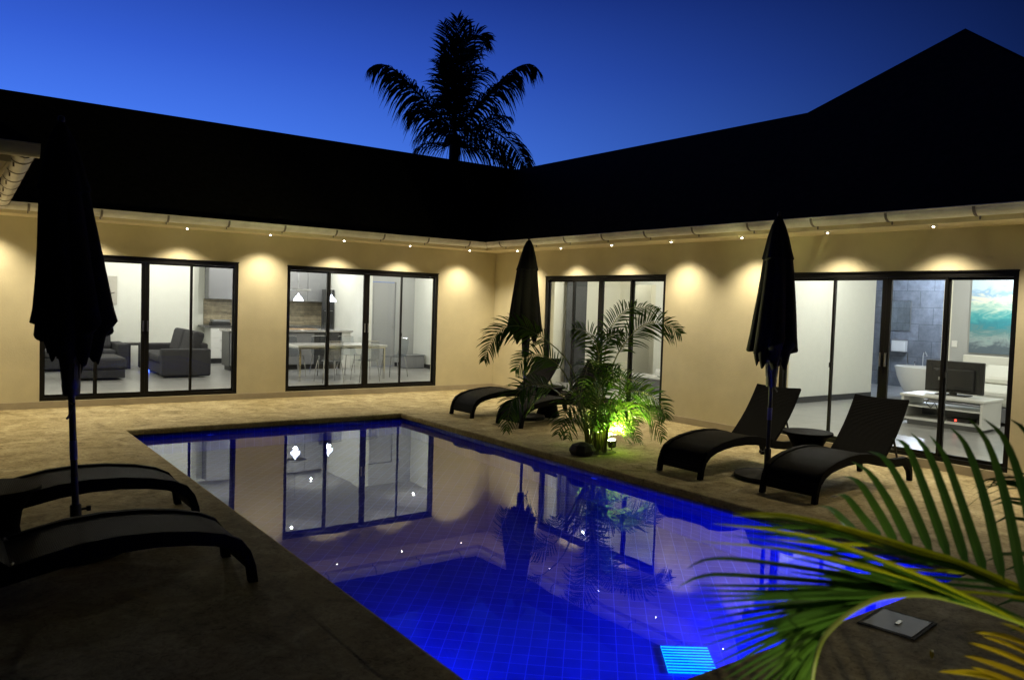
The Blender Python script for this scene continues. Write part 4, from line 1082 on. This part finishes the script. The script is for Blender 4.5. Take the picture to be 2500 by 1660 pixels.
Q0 = CAM+V((FW.x, FW.y, 0)).normalized()*1.25+RH*.85; Q0.z = 0  # spot for an added lamp out of view that brightens the front leaves
floodlight(Q0, (pt(2150, 1330, 1.75)-Q0), 'added unseen floodlight below the picture edge, lighting the large leaves', 45, (1, .93, .5), 75)

TL = V((-8.3, -13.6, ZT))  # added downlight under the unseen terrace, aimed to brighten the near leaves
o = MB().lathe([(.012, .004), (.042, .004), (.042, -.006), (.030, -.010), (.012, -.010)], 16).build('downlight', 'white', house, True, loc=TL)
MB().lathe([(.004, -.0105), (.010, -.011), (.010, -.014), (.007, -.018), (.003, -.019)], 12).build('bulb', 'bulb', o, True)
lamp('SPOT', 'downlight_lamp', TL-V((0, 0, .05)), 82, WARM, None, .03, R(36), .8, pt(2230, 1300, 1.85)-TL)
# skimmer lid and a few fallen leaves on the near paving
hx = thing('skimmer_lid', 'square grey access lid set in the paving by the pool corner', 'access lid', (-4.76, -10.74, .006), R(8))
hx.location = (-4.74, -10.76, .004)
sbox('lid', (-.15, -.13, 0, .15, .13, .006), 'hatch', hx, .002)
b = MB(); b.box(-.17, -.15, -.001, -.153, .15, .004); b.box(.153, -.15, -.001, .17, .15, .004); b.box(-.153, -.15, -.001, .153, -.133, .004); b.box(-.153, .133, -.001, .153, .15, .004)
b.build('rim', 'concrete', hx); sbox('handle', (-.035, -.02, .0065, .03, .0, .012), 'chrome', hx)
rr_ = random.Random(21)
for i, (x, y, lab) in enumerate([(-5.05, -11.1, 'curled dry leaf lying on the dark paving below the access lid'), (-4.5, -11.15, 'dry leaf on the dark paving to the right of the access lid'), (-4.86, -11.28, 'thin dry leaf scrap on the paving nearest the yellow leaves')]):
    b = MB(); a = rr_.uniform(0, 3)
    leaflet(b, [V((0, 0, .01)), V((.05*math.cos(a), .05*math.sin(a), .03)), V((.12*math.cos(a), .12*math.sin(a), .008))], .02, UPV, 5, .5)
    tag(b.build('fallen_leaf', 'leaf_dead', None, loc=(x, y, .002)), lab, 'leaf', 'fallen leaves on the paving')

# ------------------------------------------------------------------ sky
w = D.worlds.new('World'); SC.world = w; w.use_nodes = True; nt = w.node_tree; bg = nt.nodes['Background']
tc = N(nt, 'ShaderNodeTexCoord')
sx = N(nt, 'ShaderNodeSeparateXYZ'); nt.links.new(tc.outputs['Generated'], sx.inputs[0])
rp = ramp(nt, [(0, (.02, .05, .2)), (.02, (.13, .40, 1.25)), (.10, (.105, .32, 1.15)), (.18, (.07, .22, .98)), (.27, (.038, .125, .72)), (.36, (.018, .06, .42)), (.48, (.004, .012, .07)), (1, (.0007, .002, .010))])
nt.links.new(sx.outputs[2], rp.inputs[0])
dp = N(nt, 'ShaderNodeVectorMath', operation='DOT_PRODUCT'); dp.inputs[1].default_value = (math.sin(R(-2)), math.cos(R(-2)), 0)   # glow where the sun went down
nt.links.new(tc.outputs['Generated'], dp.inputs[0])
mr_ = N(nt, 'ShaderNodeMapRange'); mr_.inputs['From Min'].default_value = .15; mr_.inputs['From Max'].default_value = 1; mr_.inputs['To Min'].default_value = .03; mr_.inputs['To Max'].default_value = 1
nt.links.new(dp.outputs['Value'], mr_.inputs['Value'])
pw = N(nt, 'ShaderNodeMath', operation='POWER'); pw.inputs[1].default_value = 1.45; nt.links.new(mr_.outputs[0], pw.inputs[0])
mx = N(nt, 'ShaderNodeMix', data_type='RGBA', blend_type='MULTIPLY'); mx.inputs[0].default_value = 1
nt.links.new(rp.outputs[0], mx.inputs[6]); nt.links.new(pw.outputs[0], mx.inputs[7])
nt.links.new(mx.outputs[2], bg.inputs[0]); bg.inputs[1].default_value = .98

SC.view_settings.view_transform = 'Standard'; SC.view_settings.look = 'None'; SC.view_settings.gamma = 1; SC.view_settings.exposure = 0
SC.render.engine = 'CYCLES'
cy = SC.cycles; cy.use_denoising = True; cy.max_bounces = 10; cy.diffuse_bounces = 4; cy.glossy_bounces = 5; cy.transmission_bounces = 8; cy.transparent_max_bounces = 24
cy.caustics_reflective = False; cy.caustics_refractive = False; cy.sample_clamp_indirect = 4; cy.use_light_tree = True
